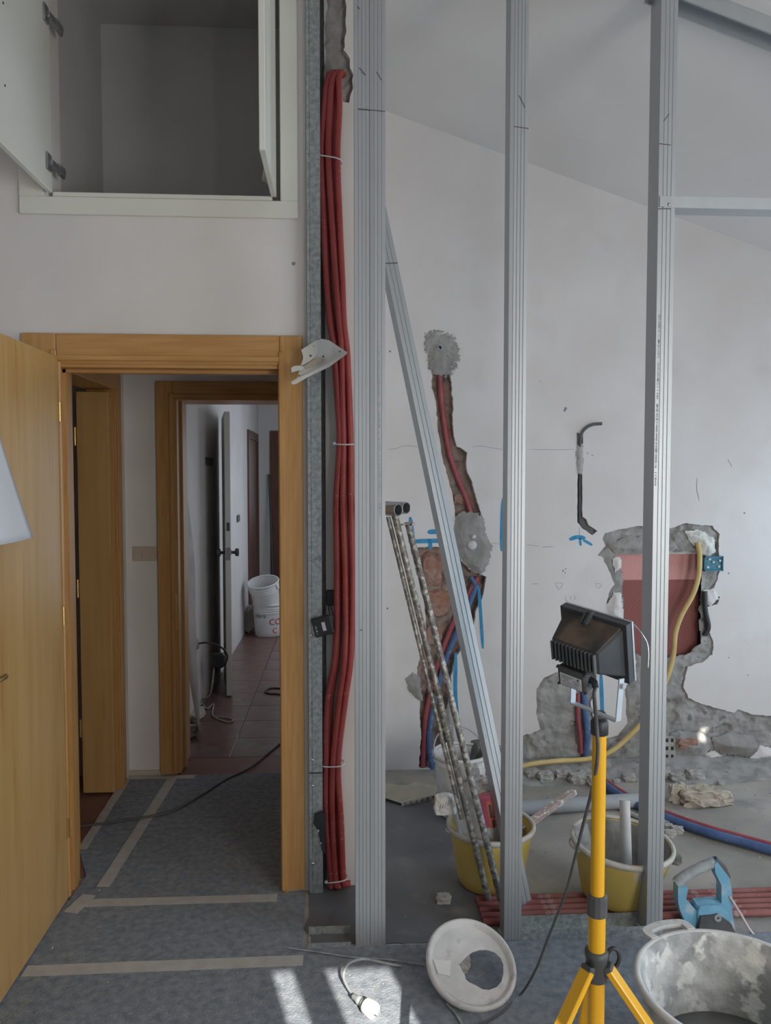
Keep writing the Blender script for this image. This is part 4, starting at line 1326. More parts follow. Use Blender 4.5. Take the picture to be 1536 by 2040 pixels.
# ------------------------------------------------------------------ bundle of red corrugated conduits
cl = [(150, 680, 26), (146, 672, 34), (160, 663, 42), (215, 660, 46), (310, 656, 46), (450, 661, 46), (560, 666, 46), (640, 672, 46), (700, 679, 48), (800, 684, 44), (884, 687, 38), (1000, 685, 44), (1150, 687, 46), (1300, 684, 46), (1400, 671, 54), (1521, 662, 46), (1640, 664, 52), (1752, 671, 40), (1770, 674, 48), (1785, 678, 56)]
offs = [(-.95, 0), (0.02, -.004), (.95, 0), (-.5, 1), (.5, 1)]
names5 = ['leftmost red corrugated conduit of the bundle climbing beside the doubled stud', 'front middle red corrugated conduit of the bundle by the doorway', 'rightmost red corrugated conduit of the bundle, nearest the doubled stud', 'red corrugated conduit at the back left of the climbing bundle', 'red corrugated conduit at the back right of the climbing bundle']
CR = .0128
for k, (o_, row) in enumerate(offs):
    pts = []
    for i, (py, px, w) in enumerate(cl):
        y = 2.910 if row <= 0 else 2.931
        if row < 0:
            y -= .004
        if i < 2:
            y = 2.985 if i == 0 else 2.945
        sw_ = .22 * math.sin(i * .9 + k * 1.9)
        half = max(2, w / 2 - 7)
        py2 = py - (6 * (k % 3) if py > 1780 else 0)
        q = P(px + (max(-1, min(1, o_ + sw_))) * half, py2, y)
        q.z = max(q.z, .016 + .006 * k % .02)
        pts.append(q)
    path = resample(spline(pts, 16), .0040)
    o = MB().tube(path, CR, 9, rf=lambda i, n: 1.0 if (i // 1) % 2 else .83).build('corrugated_conduit', M_red)
    tag(o, names5[k], 'conduit', 'red conduits climbing the partition')


def interp(py):
    for (a, ax, aw), (b, bx, bw) in zip(cl[2:-1], cl[3:]):
        if a <= py <= b:
            t_ = (py - a) / (b - a)
            return ax + (bx - ax) * t_, aw + (bw - aw) * t_


for py, tl, lb in ((317, 5, 'topmost white cable tie round the red conduits'), (884, 0, 'white cable tie round the red conduits at mid height'), (1521, 0, 'white cable tie round the red conduits below door-knob height'), (1752, -4, 'lowest white cable tie round the red conduits near the floor')):
    cx_, w_ = interp(py)
    c_ = P(cx_, py, 2.918)
    hw = (w_ / 2 + 1.5) * 2.93 / F
    ring = []
    for i in range(25):
        a = 2 * math.pi * i / 24
        ex, ey = math.cos(a), math.sin(a)
        ring.append(V(c_.x + hw * (abs(ex) ** .7) * (1 if ex > 0 else -1), c_.y + .004 + .029 * (abs(ey) ** .6) * (1 if ey > 0 else -1), c_.z + .004 * math.sin(a * 1 + tl) - tl * .001 * ex))
    tr = thing('cable_tie', c_, lb, 'cable tie', 'white cable ties')
    MB().tube(ring, .0026, 6, cap=False).build('strap', M_white, tr)
    MB().bbox((c_.x - hw - .006, c_.y - .022, c_.z - .005), (c_.x - hw + .006, c_.y - .012, c_.z + .005), .002).build('head', M_white, tr)

# ------------------------------------------------------------------ fittings on the wall end
q = P(643, 1247, 2.875)
bxo = thing('black_terminal_box', q, 'black flat plastic box with a white sticker hanging on the steel upright', 'box')
R = Matrix.Rotation(math.radians(13), 4, 'Y')


def rbox(c, R, a, b, r=.003):
    x0, x1 = a[0], b[0]; y0, y1 = a[1], b[1]; z0, z1 = a[2], b[2]
    cs = [V(x0, y0, z0), V(x1, y0, z0), V(x1, y1, z0), V(x0, y1, z0), V(x0, y0, z1), V(x1, y0, z1), V(x1, y1, z1), V(x0, y1, z1)]
    return MB().hexa([Vector(c) + (R @ v) for v in cs], r)


R = Matrix.Rotation(math.radians(-14), 3, 'Y')
rbox(q, R, (-.036, -.012, -.036), (.036, .012, .036), .004).build('shell', M_black, bxo)
rbox(q, R, (-.002, -.0135, -.017), (.011, -.0119, .016), .0005).build('sticker', M_white, bxo)
rbox(q, R, (-.032, -.014, -.028), (-.022, -.0119, .012), .001).build('terminal', M_dgrey, bxo)
for dz in (.002, -.012):
    c_ = q + R @ V(-.0255, -.0125, dz)
    MB().lathe([(.0001, .0028), (.003, .0025), (.003, 0)], frame(c_, NW), 8).build('screw', M_chrome, bxo)
a, b = P(650, 1175, 2.948), P(668, 1206, 2.948)
wbx = MB().bbox((a.x, 2.938, b.z), (b.x + .02, 2.951, a.z), .003).build('junction_box', M_black)
tag(wbx, 'small black junction box on the partition behind the red conduits', 'box')
for k, (p0, p1, p2) in enumerate((((654, 1204), (655, 1215), (659, 1226)), ((658, 1203), (661, 1215), (664, 1226)))):
    tag(MB().tube(spline([P(*p0, 2.944), P(*p1, 2.936), P(*p2, 2.905)], 6), .0022, 6).build('wire', M_dgrey), ('left' if k == 0 else 'right') + ' of two thin wires between the black boxes behind the conduits', 'wire', 'wires between the boxes')
# black slotted bracket low on the upright
br = thing('black_bracket', P(638, 1690, 2.88), 'black slotted bracket low on the steel upright behind the conduits', 'bracket')
pl = [(626, 1624), (641, 1618), (648, 1620), (648, 1700), (641, 1694), (634, 1655), (624, 1640)]
MB().prism([[(P(a, b, 2.875).x, P(a, b, 2.875).z) for a, b in pl]], xz, 2.872, 2.888).build('plate', M_black, br)
for a, b in ((634, 1655), (639, 1680)):
    c_ = P(a, b, 2.8715)
    MB().bbox((c_.x - .003, 2.8705, c_.z - .004), (c_.x + .004, 2.8722, c_.z + .004), .001).build('slot', M_chrome, br)

# white plastic cover plate hooked on the casing
cv = thing('white_cover_plate', P(640, 760, 2.84), 'bent white plastic cover plate sticking out over the casing and conduits', 'cover plate')
yv = 2.845


def cvp(pix, y0, y1, m, nm, dy=lambda a, b: 0):
    MB().prism([[(a, b) for a, b in pix]], lambda u, v, t: P(u, v, t + dy(u, v)), y0, y1).build(nm, m, cv)


tiltf = lambda a, b: -.0006 * (a - 600) * .6 + .0006 * (700 - b)
cvp([(600, 697), (628, 679), (636, 677), (640, 675), (656, 678), (692, 702), (655, 725), (614, 745), (600, 752), (592, 754), (596, 740), (604, 712)], yv, yv + .004, M_white, 'plate', tiltf)
cvp([(580, 761), (592, 753), (614, 744), (655, 723), (692, 701), (690, 706), (656, 731), (612, 752), (590, 765), (582, 766)], yv - .016, yv + .004, M_white, 'folded_edge', tiltf)
cvp([(600, 697), (628, 679), (633, 705), (618, 720), (600, 728), (604, 712)], yv - .010, yv - .001, M_lacq, 'raised_panel', tiltf)
cvp([(580, 733), (586, 729), (598, 728), (606, 731), (605, 736), (592, 739), (581, 742)], yv - .020, yv - .004, M_white, 'hook', tiltf)
cvp([(604, 731), (622, 718), (640, 712), (646, 714), (640, 720), (612, 734)], yv - .012, yv - .002, M_ivory, 'clip', tiltf)
for a, b, r in ((619, 709, .004), (677, 700, .003), (625, 690, .002), (596, 748, .003), (644, 710, .004)):
    c_ = P(a, b, yv - .011 + tiltf(a, b))
    MB().lathe([(.0001, .001), (r, .0005), (r, 0)], frame(c_, NW), 8).build('screw_hole', M_dgrey, cv)

# ------------------------------------------------------------------ pipes laid in the chases of the back wall
def pipe(name, pts, r, m, label, cat='pipe', group=None, corr=False, seg=10):
    path = spline(pts, 12)
    if corr:
        path = resample(path, .004)
        o = MB().tube(path, r, seg, rf=lambda i, n: 1.0 if i % 2 else .88).build(name, m)
    else:
        o = MB().tube(path, r, seg).build(name, m)
    return tag(o, label, cat, group)


yb = Y_BACK
pipe('chase_pipe', [P(876, 742, yb + .022), P(879, 790, yb + .026), P(886, 850, yb + .03), P(896, 905, yb + .03), P(915, 960, yb + .03), P(928, 990, yb + .028), P(938, 1022, yb + .02)], .014, M_redp, 'red pipe in the narrow chase running down to the smooth mortar')
pipe('chase_pipe', [P(952, 1150, yb + .022), P(930, 1190, yb + .028), P(906, 1235, yb + .03), P(880, 1300, yb + .03), P(862, 1360, yb + .03), P(850, 1420, yb + .03), P(845, 1480, yb + .03), P(842, 1535, yb + .02)], .015, M_redp, 'red pipe slanting down the wide chase behind the trestle legs')
pipe('chase_pipe', [P(950, 1165, yb + .012), P(934, 1205, yb + .016), P(912, 1255, yb + .018), P(888, 1315, yb + .018), P(872, 1375, yb + .018), P(858, 1440, yb + .018), P(856, 1490, yb + .016), P(862, 1535, yb + .008)], .015, M_blue, 'blue pipe slanting down the wide chase behind the trestle legs')
pipe('chase_pipe', [P(938, 1148, yb + .01), P(945, 1162, yb + .012), P(952, 1178, yb + .014)], .012, M_blue, 'short ribbed blue pipe end below the smooth mortar patch', corr=True)
for a, b, r, lb in ((940, 1086, .026, 'larger white plug capping a pipe in the smooth mortar patch'), (943, 1069, .013, 'smaller white plug capping a pipe in the smooth mortar patch')):
    c_ = P(a, b, yb - .018)
    o = MB().lathe([(r * .8, -.012), (r, 0), (r, .008), (r * .8, .016), (r * .4, .020), (.0001, .021)], frame(c_, NW), 20).build('pipe_plug', M_lid)
    tag(o, lb, 'pipe plug', 'plugs in the mortar')
c_ = P(876, 693, yb - .012)
o = thing('pipe_stub', c_, 'open grey pipe end in the mortar at the top of the chase', 'pipe')
MB().lathe([(.014, -.01), (.015, .010), (.010, .010), (.010, -.008), (.0001, -.008)], frame(c_, NW), 18).build('collar', M_grey_pvc, o)
MB().lathe([(.0001, .0045), (.010, .004), (.010, .002)], frame(c_, NW), 14).build('bore', M_black, o)
# dark cable standing out of the slim chase, bent over at the top
pipe('bent_cable', [P(1155, 1048, yb + .018), P(1155, 980, yb + .016), P(1155, 910, yb + .012), P(1155, 884, yb - .004), P(1158, 866, yb - .016), P(1166, 854, yb - .02), P(1180, 846, yb - .022), P(1199, 844, yb - .024)], .0085, M_dgrey, 'dark grey cable rising from a slim chase and bending over at its top', 'cable')
pipe('bent_cable', [P(1154, 1036, yb + .02), P(1162, 1050, yb + .014), P(1180, 1063, yb + .010)], .011, M_dgrey, 'short dark cable end slanting at the foot of the slim chase', 'cable')
patch([(1148, 885), (1162, 885), (1162, 930), (1158, 945), (1151, 942), (1146, 906)], 0.008, M_mortar, 24)
# red and blue insulated pipes in the right mortar
pipe('insulated_pipe', [P(1152, 1382, yb - .004), P(1151, 1420, yb - .010), P(1155, 1460, yb - .010), P(1158, 1500, yb - .004)], .013, M_redp, 'red corrugated pipe set in the mortar behind the work light', corr=True)
pipe('insulated_pipe', [P(1163, 1376, yb - .004), P(1166, 1420, yb - .012), P(1170, 1460, yb - .012), P(1166, 1508, yb - .006)], .019, M_blue, 'blue corrugated pipe set in the mortar behind the work light', corr=True)
# yellow conduit
pipe('yellow_conduit', [P(1390, 1082, yb - .015), P(1394, 1110, yb - .04), P(1391, 1150, yb - .05), P(1380, 1185, yb - .05), P(1358, 1225, yb - .045), P(1346, 1260, yb - .035), P(1342, 1300, yb - .03), P(1334, 1335, yb - .035), P(1318, 1375, yb - .04), P(1290, 1425, yb - .045), P(1255, 1465, yb - .05), P(1215, 1498, yb - .055), P(1170, 1512, yb - .06), P(1110, 1516, yb - .07), P(1060, 1522, yb - .08), P(1020, 1532, yb - .09)], .0135, M_yel, 'long yellow conduit curving from the lath recess down to the wall foot', 'conduit')
# teal flush box
a, b = P(1397, 1107, yb), P(1434, 1136, yb)
tb = thing('flush_box', V((a.x + b.x) / 2, yb, b.z), 'teal plastic flush box half buried in plaster right of the lath recess', 'electrical box')
fr_ = MB()
t_ = .006
fr_.box((a.x, yb - .034, b.z), (b.x, yb - .028, a.z))
MB().box((a.x, yb - .030, b.z), (b.x, yb + .012, a.z)).build('body', M_teal, tb)
for p0, p1 in (((a.x, b.z), (b.x, b.z + t_)), ((a.x, a.z - t_), (b.x, a.z)), ((a.x, b.z), (a.x + t_, a.z)), ((b.x - t_, b.z), (b.x, a.z))):
    MB().box((p0[0], yb - .040, p0[1]), (p1[0], yb - .029, p1[1])).build('edge', M_teal, tb)
for u, v in ((.2, .25), (.5, .6), (.8, .3), (.3, .8), (.85, .7)):
    c_ = V(a.x + (b.x - a.x) * u, yb - .033, b.z + (a.z - b.z) * v)
    o = crumple(c_, (.014, .008, .012), int(u * 50), .3, 3).build('plaster_crumb', M_foam, tb)
# dark strip of exposed duct right of the recess
pipe('black_duct', [P(1404, 1178, yb - .012), P(1405, 1215, yb - .014), P(1411, 1248, yb - .014), P(1404, 1266, yb - .010)], .014, M_black, 'black duct strip showing in the mortar right of the lath recess', 'duct')

# ------------------------------------------------------------------ on the bathroom floor
pipe('waste_pipe', [G(1020, 1612, .034), G(1100, 1606, .034), G(1180, 1600, .034), G(1275, 1594, .034), G(1300, 1592, .034)], .034, M_grey_pvc, 'grey plastic waste pipe lying along the foot of the back wall', seg=16)
bl = [G(1200, 1560, .03), G(1240, 1588, .024), G(1310, 1622, .024), G(1400, 1655, .024), G(1480, 1678, .024), G(1560, 1700, .024), G(1640, 1722, .024)]
pipe('floor_pipe', bl, .021, M_blue, 'dusty blue insulated pipe snaking over the floor at right', corr=True)
rl = [p + V(.025, .052, -.006 + .004) for p in bl]
pipe('floor_pipe', rl, .013, M_redp, 'thin red pipe lying just behind the blue pipe on the floor')
pipe('floor_pipe', [G(1200, 1590, .012), G(1240, 1612, .012), G(1285, 1634, .012)], .011, M_rubble, 'short dusty grey rod on the floor left of the blue pipe')
# red conduits running along the foot of the frame
for k in range(5):
    y0 = 2.648 + k * .036
    pts = []
    for i in range(7):
        x = .50 + i * .43
        if x > 3.1:
            x = 3.1
        pts.append(V(x, y0 + .003 * math.sin(i * 1.3 + k * .3), .0145))
    pipe('floor_conduit', pts, .0135, M_redd, ['nearest', 'second nearest', 'middle', 'second farthest', 'farthest'][k] + ' of the five dusty red conduits lying along the floor', 'conduit', 'red conduits on the floor', corr=True, seg=8)

# leaning steel profile
lt = thing('leaning_profile', G(1064, 1816), 'galvanised profile leaning behind the frame, crossing in front of the chase', 'steel stud')
pb, pt = G(1036, 1813) + V(0, 0, .004), P(744, 412, 3.05)
d_ = (pt - pb).normalized()
chan = [(.052, .010), (.052, 0), (.036, 0), (.034, .002), (.032, 0), (.018, 0), (.016, .002), (.014, 0), (0, 0), (0, .045), (.052, .045), (.052, .035)]
channel([(a, b) for a, b in chan], .0012, pb, pt, (1, .32, 0), M_zinc, 'profile', lt)
marks_p = []
u_ = V(1, .32, 0); u_ = (u_ - d_ * u_.dot(d_)).normalized()
v_ = d_.cross(u_); v_ = -v_ if v_.y < 0 else v_
f_ = .915
c0 = pb + (pt - pb) * f_ - v_ * .0015
MB().strip([c0 + u_ * (.052 * i / 5) for i in range(6)], .004, tuple(-v_)).build('marker_line', M_ink, lt)

# folded trestle: two tubular legs with short cross tubes on top
tr = thing('folded_trestle', G(985, 1790), 'plaster-splattered folded steel trestle leaning with its tube heads left', 'trestle')
legs = [((786, 1024), (974, 1796), 2.80, 0), ((812, 1040), (1005, 1822), 2.84, 0)]
for (tp, bt, yt, y2) in legs:
    a = P(*tp, yt); b = G(*bt, .013)
    path = [a + (b - a) * (i / 40) for i in range(41)]
    MB().tube(path, .0125, 12, rf=lambda i, n: 1 + .10 * noise.noise((i * .9, yt * 7, 2))).build('leg', M_steel_dirty, tr)
a = P(778, 1030, 2.81); b = P(925, 1634, 2.765)
MB().tube([a + V(-.008, .012, 0), b + V(-.008, .012, 0)], .0085, 10).build('inner_tube', M_steel_dirty, tr)
for (c, y, nm) in (((794, 1016), 2.76, 0), ((810, 1012), 2.84, 1)):
    e = P(*c, y)
    ax = V(-.62, .78, .0).normalized()
    path = [e, e + ax * .10, e + ax * .20]
    M = frame(e, -ax)
    L = .19
    MB().lathe([(.0215, 0), (.0225, -.003), (.0225, -L), (.0185, -L), (.0185, -.003), (.0195, 0), (.0215, 0)], M, 24).build('head_tube', M_tubein, tr)
MB().bar(P(797, 1046, 2.80), P(824, 1041, 2.84), .012, .004, r=.001).build('hinge_plate', M_steel_dirty, tr)
c_ = P(822, 1044, 2.84)
MB().tube([c_, c_ + V(.0, -.03, 0)], .006, 8).build('bolt', M_tubein, tr)

# first yellow bucket, crammed with empty packaging
c1 = V(P(978, 1700, 2.94).x, 2.945, .004)
yb1 = bucket('yellow_bucket', c1, .125, .165, .235, M_ybuck, 'yellow builder bucket crammed with packaging behind the middle stud', m_rim=M_rim, handle=True, hang=-.3, hdir=.2, group='yellow buckets')
sk = thing('empty_sack', c1 + V(-.03, -.02, .03), 'pale empty paper sack stuffed into the left of the yellow bucket', 'sack')
Mx = Matrix.Rotation(math.radians(-16), 3, 'Y')
crumple(c1 + V(-.050, -.045, .245), (.19, .10, .34), 3, .20, 9, Mx).build('body', M_sack, sk)
q0 = P(887, 1602, 2.85)
crumple(q0, (.085, .05, .075), 8, .25, 6).build('folded_flap', M_paper, sk)
for i in range(5):
    MB().bar(q0 + V(-.024 + i * .010, -.0265, -.010 + .005 * i), q0 + V(-.019 + i * .010, -.0265, .010 + .005 * i), .0022, .002).build('print', M_print, sk)
mg = thing('magenta_package', c1 + V(.05, -.03, .03), 'magenta and orange printed package upright in the yellow bucket', 'package')
Mg = Matrix.Rotation(math.radians(-10), 3, 'Y') @ Matrix.Rotation(math.radians(12), 3, 'X')
gc = P(985, 1648, 2.87)
rbox(gc, Mg, (-.055, -.016, -.15), (.055, .016, .15), .006).build('carton', M_mag, mg)
rbox(gc, Mg, (-.020, -.0175, -.03), (.054, -.0155, .13), .0005).build('orange_panel', M_orange, mg)
for (x0, z0, x1, z1) in ((-.012, .115, -.006, .06), (-.006, .06, .012, .06), (.022, .11, .024, .075), (.024, .075, .05, .075), (-.006, .045, 0, .0), (0, .0, .014, .0), (.006, .045, .03, .045), (.03, .045, .036, .008), (.012, .03, .012, .014), (.0, -.015, .034, -.015), (.034, -.015, .040, -.05), (.0, -.06, .004, -.11)):
    rbox(gc, Mg, (min(x0, x1) - .0015, -.0186, min(z0, z1) - .0015), (max(x0, x1) + .0015, -.0174, max(z0, z1) + .0015), 0).build('print', M_ink, mg)
o = crumple(P(975, 1582, 2.93), (.13, .10, .13), 12, .35, 8).build('wrapper', M_pinkw)
tag(o, 'crumpled pinkish wrapper on top of the packed yellow bucket', 'wrapper')
o = crumple(P(930, 1552, 2.98), (.10, .06, .12), 15, .3, 7).build('wrapper', M_paper)
tag(o, 'crumpled white wrapper between the trestle legs in the yellow bucket', 'wrapper')
a, b = c1 + V(.03, .03, .20), P(1144, 1576, 3.16)
a2 = P(1030, 1658, 2.98)
o = MB().bar(a2 + (a2 - b) * .35, b, .030, .024, r=.002).build('wooden_batten', M_plank)
tag(o, 'paint-flecked wooden batten sticking out of the packed yellow bucket', 'batten')
# white bucket and stone behind it
c2 = V(P(918, 1560, 3.55).x, 3.56, .002)
bucket('white_pail', c2, .10, .125, .30, M_lid, 'small dirty white pail behind the packed yellow bucket', hang=.9, hdir=.3, hoops=1)
sc = P(966, 1512, 3.62)
o = crumple(V(sc.x, 3.66, sc.z / 2 + .04), (.15, .14, sc.z + .08), 21, .18, 7, Matrix.Rotation(.12, 3, 'Y')).build('stone_block', M_stone)
tag(o, 'dark grey rough stone block standing behind the packed bucket', 'stone')
# folded card on the floor at the foot of the wall
cd = thing('torn_card', G(815, 1585), 'torn beige card with a dark printed edge lying near the wall', 'card')
cp = [G(766, 1560, .03), G(800, 1571, .035), G(828, 1556, .05), G(874, 1568, .03), G(866, 1585, .02), G(806, 1602, .015), G(764, 1588, .02)]
cen = V(sum(p.x for p in cp) / 7, sum(p.y for p in cp) / 7, .055)
n = len(cp)
MB().add(cp + [cen] + [p - V(0, 0, .003) for p in cp] + [cen - V(0, 0, .003)], [(i, (i + 1) % n, n) for i in range(n)] + [(n + 1 + (i + 1) % n, n + 1 + i, 2 * n + 1) for i in range(n)] + [(i, n + 1 + i, n + 1 + (i + 1) % n, (i + 1) % n) for i in range(n)]).build('sheet', M_beige, cd)
e0_, e1_ = G(800, 1607, .002), G(872, 1590, .002)
MB().bar(e0_ + V(0, 0, .012), e1_ + V(0, 0, .012), .004, .022, r=.0005).build('printed_edge', M_paper, cd)
for i in range(6):
    q = e0_ + (e1_ - e0_) * ((i + .6) / 6.5) + V(0, -.0035, .012)
    MB().bbox(tuple(q + V(-.006, -.001, -.006)), tuple(q + V(.006, .0005, .006)), .001).build('print', M_ink, cd)

# second yellow bucket, standing on the conduits
c3 = V(P(1232, 1700, 2.775).x, 2.778, .030)
yb2 = bucket('yellow_bucket', c3, .135, .180, .215, M_ybuck, 'cement-caked yellow bucket behind the yellow tripod pole', tilt=(.05, -.06, 1), m_rim=M_rim, m_in=M_cement, fill=.06, hang=-.25, hdir=.3, group='yellow buckets')
ycr = c3 + V(.02, -.175, .19)
o = MB().tube([c3 + V(.025, -.03, .06), c3 + V(.045, .06, .33)], .020, 14).build('brush_handle', M_lid)
tag(o, 'pale plaster-coated tube standing in the caked yellow bucket', 'tube')
o = MB().bar(c3 + V(-.10, -.02, .07), c3 + V(-.13, .05, .245), .055, .004, (0, 1, .2), .001).build('spatula_blade', M_greydust)
tag(o, 'grey spatula blade leaning inside the caked yellow bucket', 'spatula')
o = crumple(c3 + V(.215, -.02, .135), (.035, .035, .040), 5, .25, 5).build('cement_lump', M_cement)
# lump belongs to the bucket's handle ear
o.parent = yb2; o.location = o.location - yb2.location
o.name = 'handle_ear'

# light-blue power tool standing on the conduits
mx = thing('power_mixer', V(P(1400, 1850, 2.59).x, 2.59, .0), 'dusty light-blue power tool with a D-shaped handle at lower right', 'power tool')
ym = 2.590


def mq(px, py, dy=0):
    return P(px, py, ym + dy)


def slab(pix, m, nm, t=.022, r=.0):
    MB().prism([[(mq(a, b).x, mq(a, b).z) for a, b in pix]], xz, ym - t, ym + t).build(nm, m, mx)


slab([(1346, 1762), (1366, 1765), (1362, 1785), (1372, 1797), (1392, 1818), (1400, 1860), (1374, 1860), (1350, 1808), (1346, 1790)], M_lightblue, 'handle_post', .020)
slab([(1418, 1716), (1424, 1712), (1447, 1742), (1453, 1770), (1453, 1810), (1462, 1860), (1436, 1860), (1432, 1800), (1432, 1758), (1420, 1734)], M_lightblue, 'handle_post', .020)
MB().tube(spline([mq(1346, 1760), mq(1366, 1744), mq(1396, 1728), mq(1422, 1718)], 6), .018, 12, rf=lambda i, n: 1 + .12 * noise.noise((i * .8, 3, 3))).build('grip', M_greydust, mx)
MB().tube([mq(1422, 1712, .01), mq(1440, 1730, .01), mq(1448, 1748, .01)], .014, 10).build('rubber_pad', M_dgrey, mx)
bodyc = mq(1415, 1826)
cr_ = crumple(V(bodyc.x - .004, ym, .056), (.125, .066, .095), 9, .08, 8)
cr_.build('motor_body', M_lightblue, mx)
slab([(1386, 1814), (1420, 1809), (1446, 1828), (1456, 1852), (1380, 1852)], M_dgrey, 'motor_guard', .040)
c_ = mq(1430, 1829, -.041)
MB().lathe([(.004, .002), (.012, .004), (.014, 0)], frame(c_, NW), 16).build('bolt', M_greydust, mx)
pth = spline([mq(1453, 1785, -.02), mq(1475, 1820, -.03), mq(1500, 1860, -.05), mq(1540, 1892, -.08), mq(1600, 1930, -.1)], 8)
MB().tube(pth, .0045, 8).build('lead', M_pinkw, mx)

# crumpled kraft paper and rubble
kp = thing('crumpled_kraft', G(1390, 1606), 'crumpled brown kraft paper on the floor beyond the blue pipe', 'paper')
g = G(1395, 1600)
crumple(g + V(0, 0, .035), (.20, .13, .075), 31, .45, 8).build('ball', M_kraft, kp)
crumple(g + V(-.10, .02, .04), (.09, .05, .10), 35, .4, 6).build('flap', M_kraft, kp)
crumple(g + V(.10, -.01, .03), (.10, .08, .07), 37, .4, 6).build('flap', M_kraft, kp)
rnd = random.Random(5)
spots = [(1060, 1546), (1085, 1552), (1120, 1548), (1150, 1556), (1165, 1548), (1185, 1560), (1225, 1556), (1250, 1552), (1318, 1546), (1345, 1552), (1380, 1548), (1320, 1640), (1345, 1655), (1360, 1636), (1330, 1662), (882, 1792), (1432, 1560), (1328, 1648)]
for i, (a, b) in enumerate(spots):
    g = G(a, b)
    s = .025 + .05 * rnd.random() if b < 1600 else .03 + .02 * rnd.random()
    o = crumple((g.x, g.y - .02, s * .32), (s * 1.4, s, s * .8), 50 + i, .3, 4).build('rubble_fragment', M_rubble)
    where = 'along the foot of the mortared back wall' if b < 1600 else 'beside the blue floor pipe'
    if (a, b) == (882, 1792):
        tag(o, 'lone pale plaster chip on the bare floor left of the bucket', 'rubble')
    else:
        lo = [q for q in spots if (q[1] < 1600) == (b < 1600) and q != (882, 1792)]
        k = sorted(lo).index((a, b)) + 1
        words = ['first', 'second', 'third', 'fourth', 'fifth', 'sixth', 'seventh', 'eighth', 'ninth', 'tenth', 'eleventh', 'twelfth', 'thirteenth']
        tag(o, words[k - 1] + ' mortar fragment from the left ' + where, 'rubble', 'mortar fragments ' + where)

# grit and plaster crumbs strewn over the floor
rnd = random.Random(11)
gm = MB()
for i in range(620):
    if i < 430:
        x, y = .75 + rnd.random() * 2.2, 2.95 + (rnd.random() ** .6) * 1.1
    else:
        x, y = -1.0 + rnd.random() * 2.2, 1.7 + rnd.random() * 2.2
        if y > 2.9 and x > -.25:
            continue
    z = .0 if i < 430 else .005
    r = .002 + .006 * rnd.random() ** 3 * (1 if i < 430 else .5)
    a = rnd.random() * 6
    pts = [V(x + r * math.cos(a + k * 2.1), y + r * math.sin(a + k * 2.1), z) for k in range(3)]
    gm.add(pts + [V(x, y, z + r * 1.1)], [(0, 1, 3), (1, 2, 3), (2, 0, 3), (2, 1, 0)])
o = gm.build('floor_grit', M_rubble)
o['kind'] = 'stuff'
tag(o, 'pale grit and plaster crumbs strewn over the floor and felt', 'grit')

# ------------------------------------------------------------------ work light on its yellow tripod
YL = 1.50
pc = P(1188, 1925, YL)
px_, py_ = pc.x, pc.y
tri = thing('light_tripod', (px_, py_, 0), 'yellow telescopic tripod stand carrying the work light', 'tripod')
zh = pc.z
zj_ = P(1189, 1802, YL).z
ztop = P(1190, 1446, YL).z
MB().tube([(px_, py_, zj_ - .05), (px_, py_, ztop)], .0140, 20).build('upper_tube', M_tripod, tri)
MB().tube([(px_, py_, .16), (px_, py_, zj_ + .005)], .0172, 20).build('lower_tube', M_tripod, tri)
MB().lathe([(.0175, -.022), (.0205, -.020), (.0205, .018), (.0165, .022), (.0145, .022)], frame(V(px_, py_, zj_), (0, 0, 1)), 12, smooth=False).build('clamp_collar', M_dgrey, tri)
hub = MB().lathe([(.0175, -.028), (.0215, -.026), (.0215, .020), (.0235, .022), (.0235, .034), (.0175, .036)], frame(V(px_, py_, zh), (0, 0, 1)), 24).build('hub', M_dgrey, tri)
kn = V(px_ + .034, py_ - .002, zh + .018)
MB().tube([kn + V(.013 * math.cos(a * math.pi / 8), 0, .020 * math.sin(a * math.pi / 8)) for a in range(-3, 12)], .0045, 8).build('clamp_knob', M_black, hub)
for i, az in enumerate((-150, -30, 76)):
    a = math.radians(az)
    dv2 = V(math.cos(a), math.sin(a), 0)
    top = V(px_, py_, zh + .002) + dv2 * .026
    foot = V(px_, py_, .019) + dv2 * .50
    lg = MB().bar(top, foot, .028, .014, (0, 0, 1), .002).build('leg', M_tripod, tri)
    MB().bar(V(px_, py_, .19) + dv2 * .02, top + (foot - top) * .62, .014, .006, (0, 0, 1), .001).build('brace', M_tripod, tri)
    MB().bar(V(px_, py_, zh - .003) + dv2 * .018, top + dv2 * .008, .026, .022, (0, 0, 1), .002).build('lug', M_dgrey, hub)
    MB().bbox(tuple(foot + V(-.016, -.016, -.012)), tuple(foot + V(.016, .016, .014)), .005).build('rubber_foot', M_black, lg)
MB().lathe([(.018, -.012), (.022, -.010), (.022, .014), (.018, .016)], frame(V(px_, py_, .185), (0, 0, 1)), 16).build('lower_collar', M_dgrey, tri)
MB().lathe([(.0145, -.030), (.0175, -.028), (.0175, -.002), (.0160, .0), (.013, .004), (.010, .004), (.0001, .005)], frame(V(px_, py_, ztop + .012), (0, 0, 1)), 18).build('top_cap', M_black, tri)

# floodlight head, turned away to the right
wl = thing('work_light', (px_, py_, ztop), 'black halogen work light seen from behind with a dusty top', 'work light')
yawL, tl, rl_ = 0.992, 0.267, 0.1145
wv = V(math.cos(yawL), -math.sin(yawL), 0)          # along the lamp's width, right end towards the viewer
av = V(math.sin(yawL), math.cos(yawL), 0)           # where the lamp shines
ax_ = (av * math.cos(tl) + V(0, 0, 1) * math.sin(tl)).normalized()
uz = wv.cross(ax_).normalized()
uz = -uz if uz.z < 0 else uz
wv, uz = wv * math.cos(rl_) - uz * math.sin(rl_), uz * math.cos(rl_) + wv * math.sin(rl_)
O = P(1171.7, 1285.2, YL)


def LP(w, h, d):
    return O + wv * w + uz * h + ax_ * d


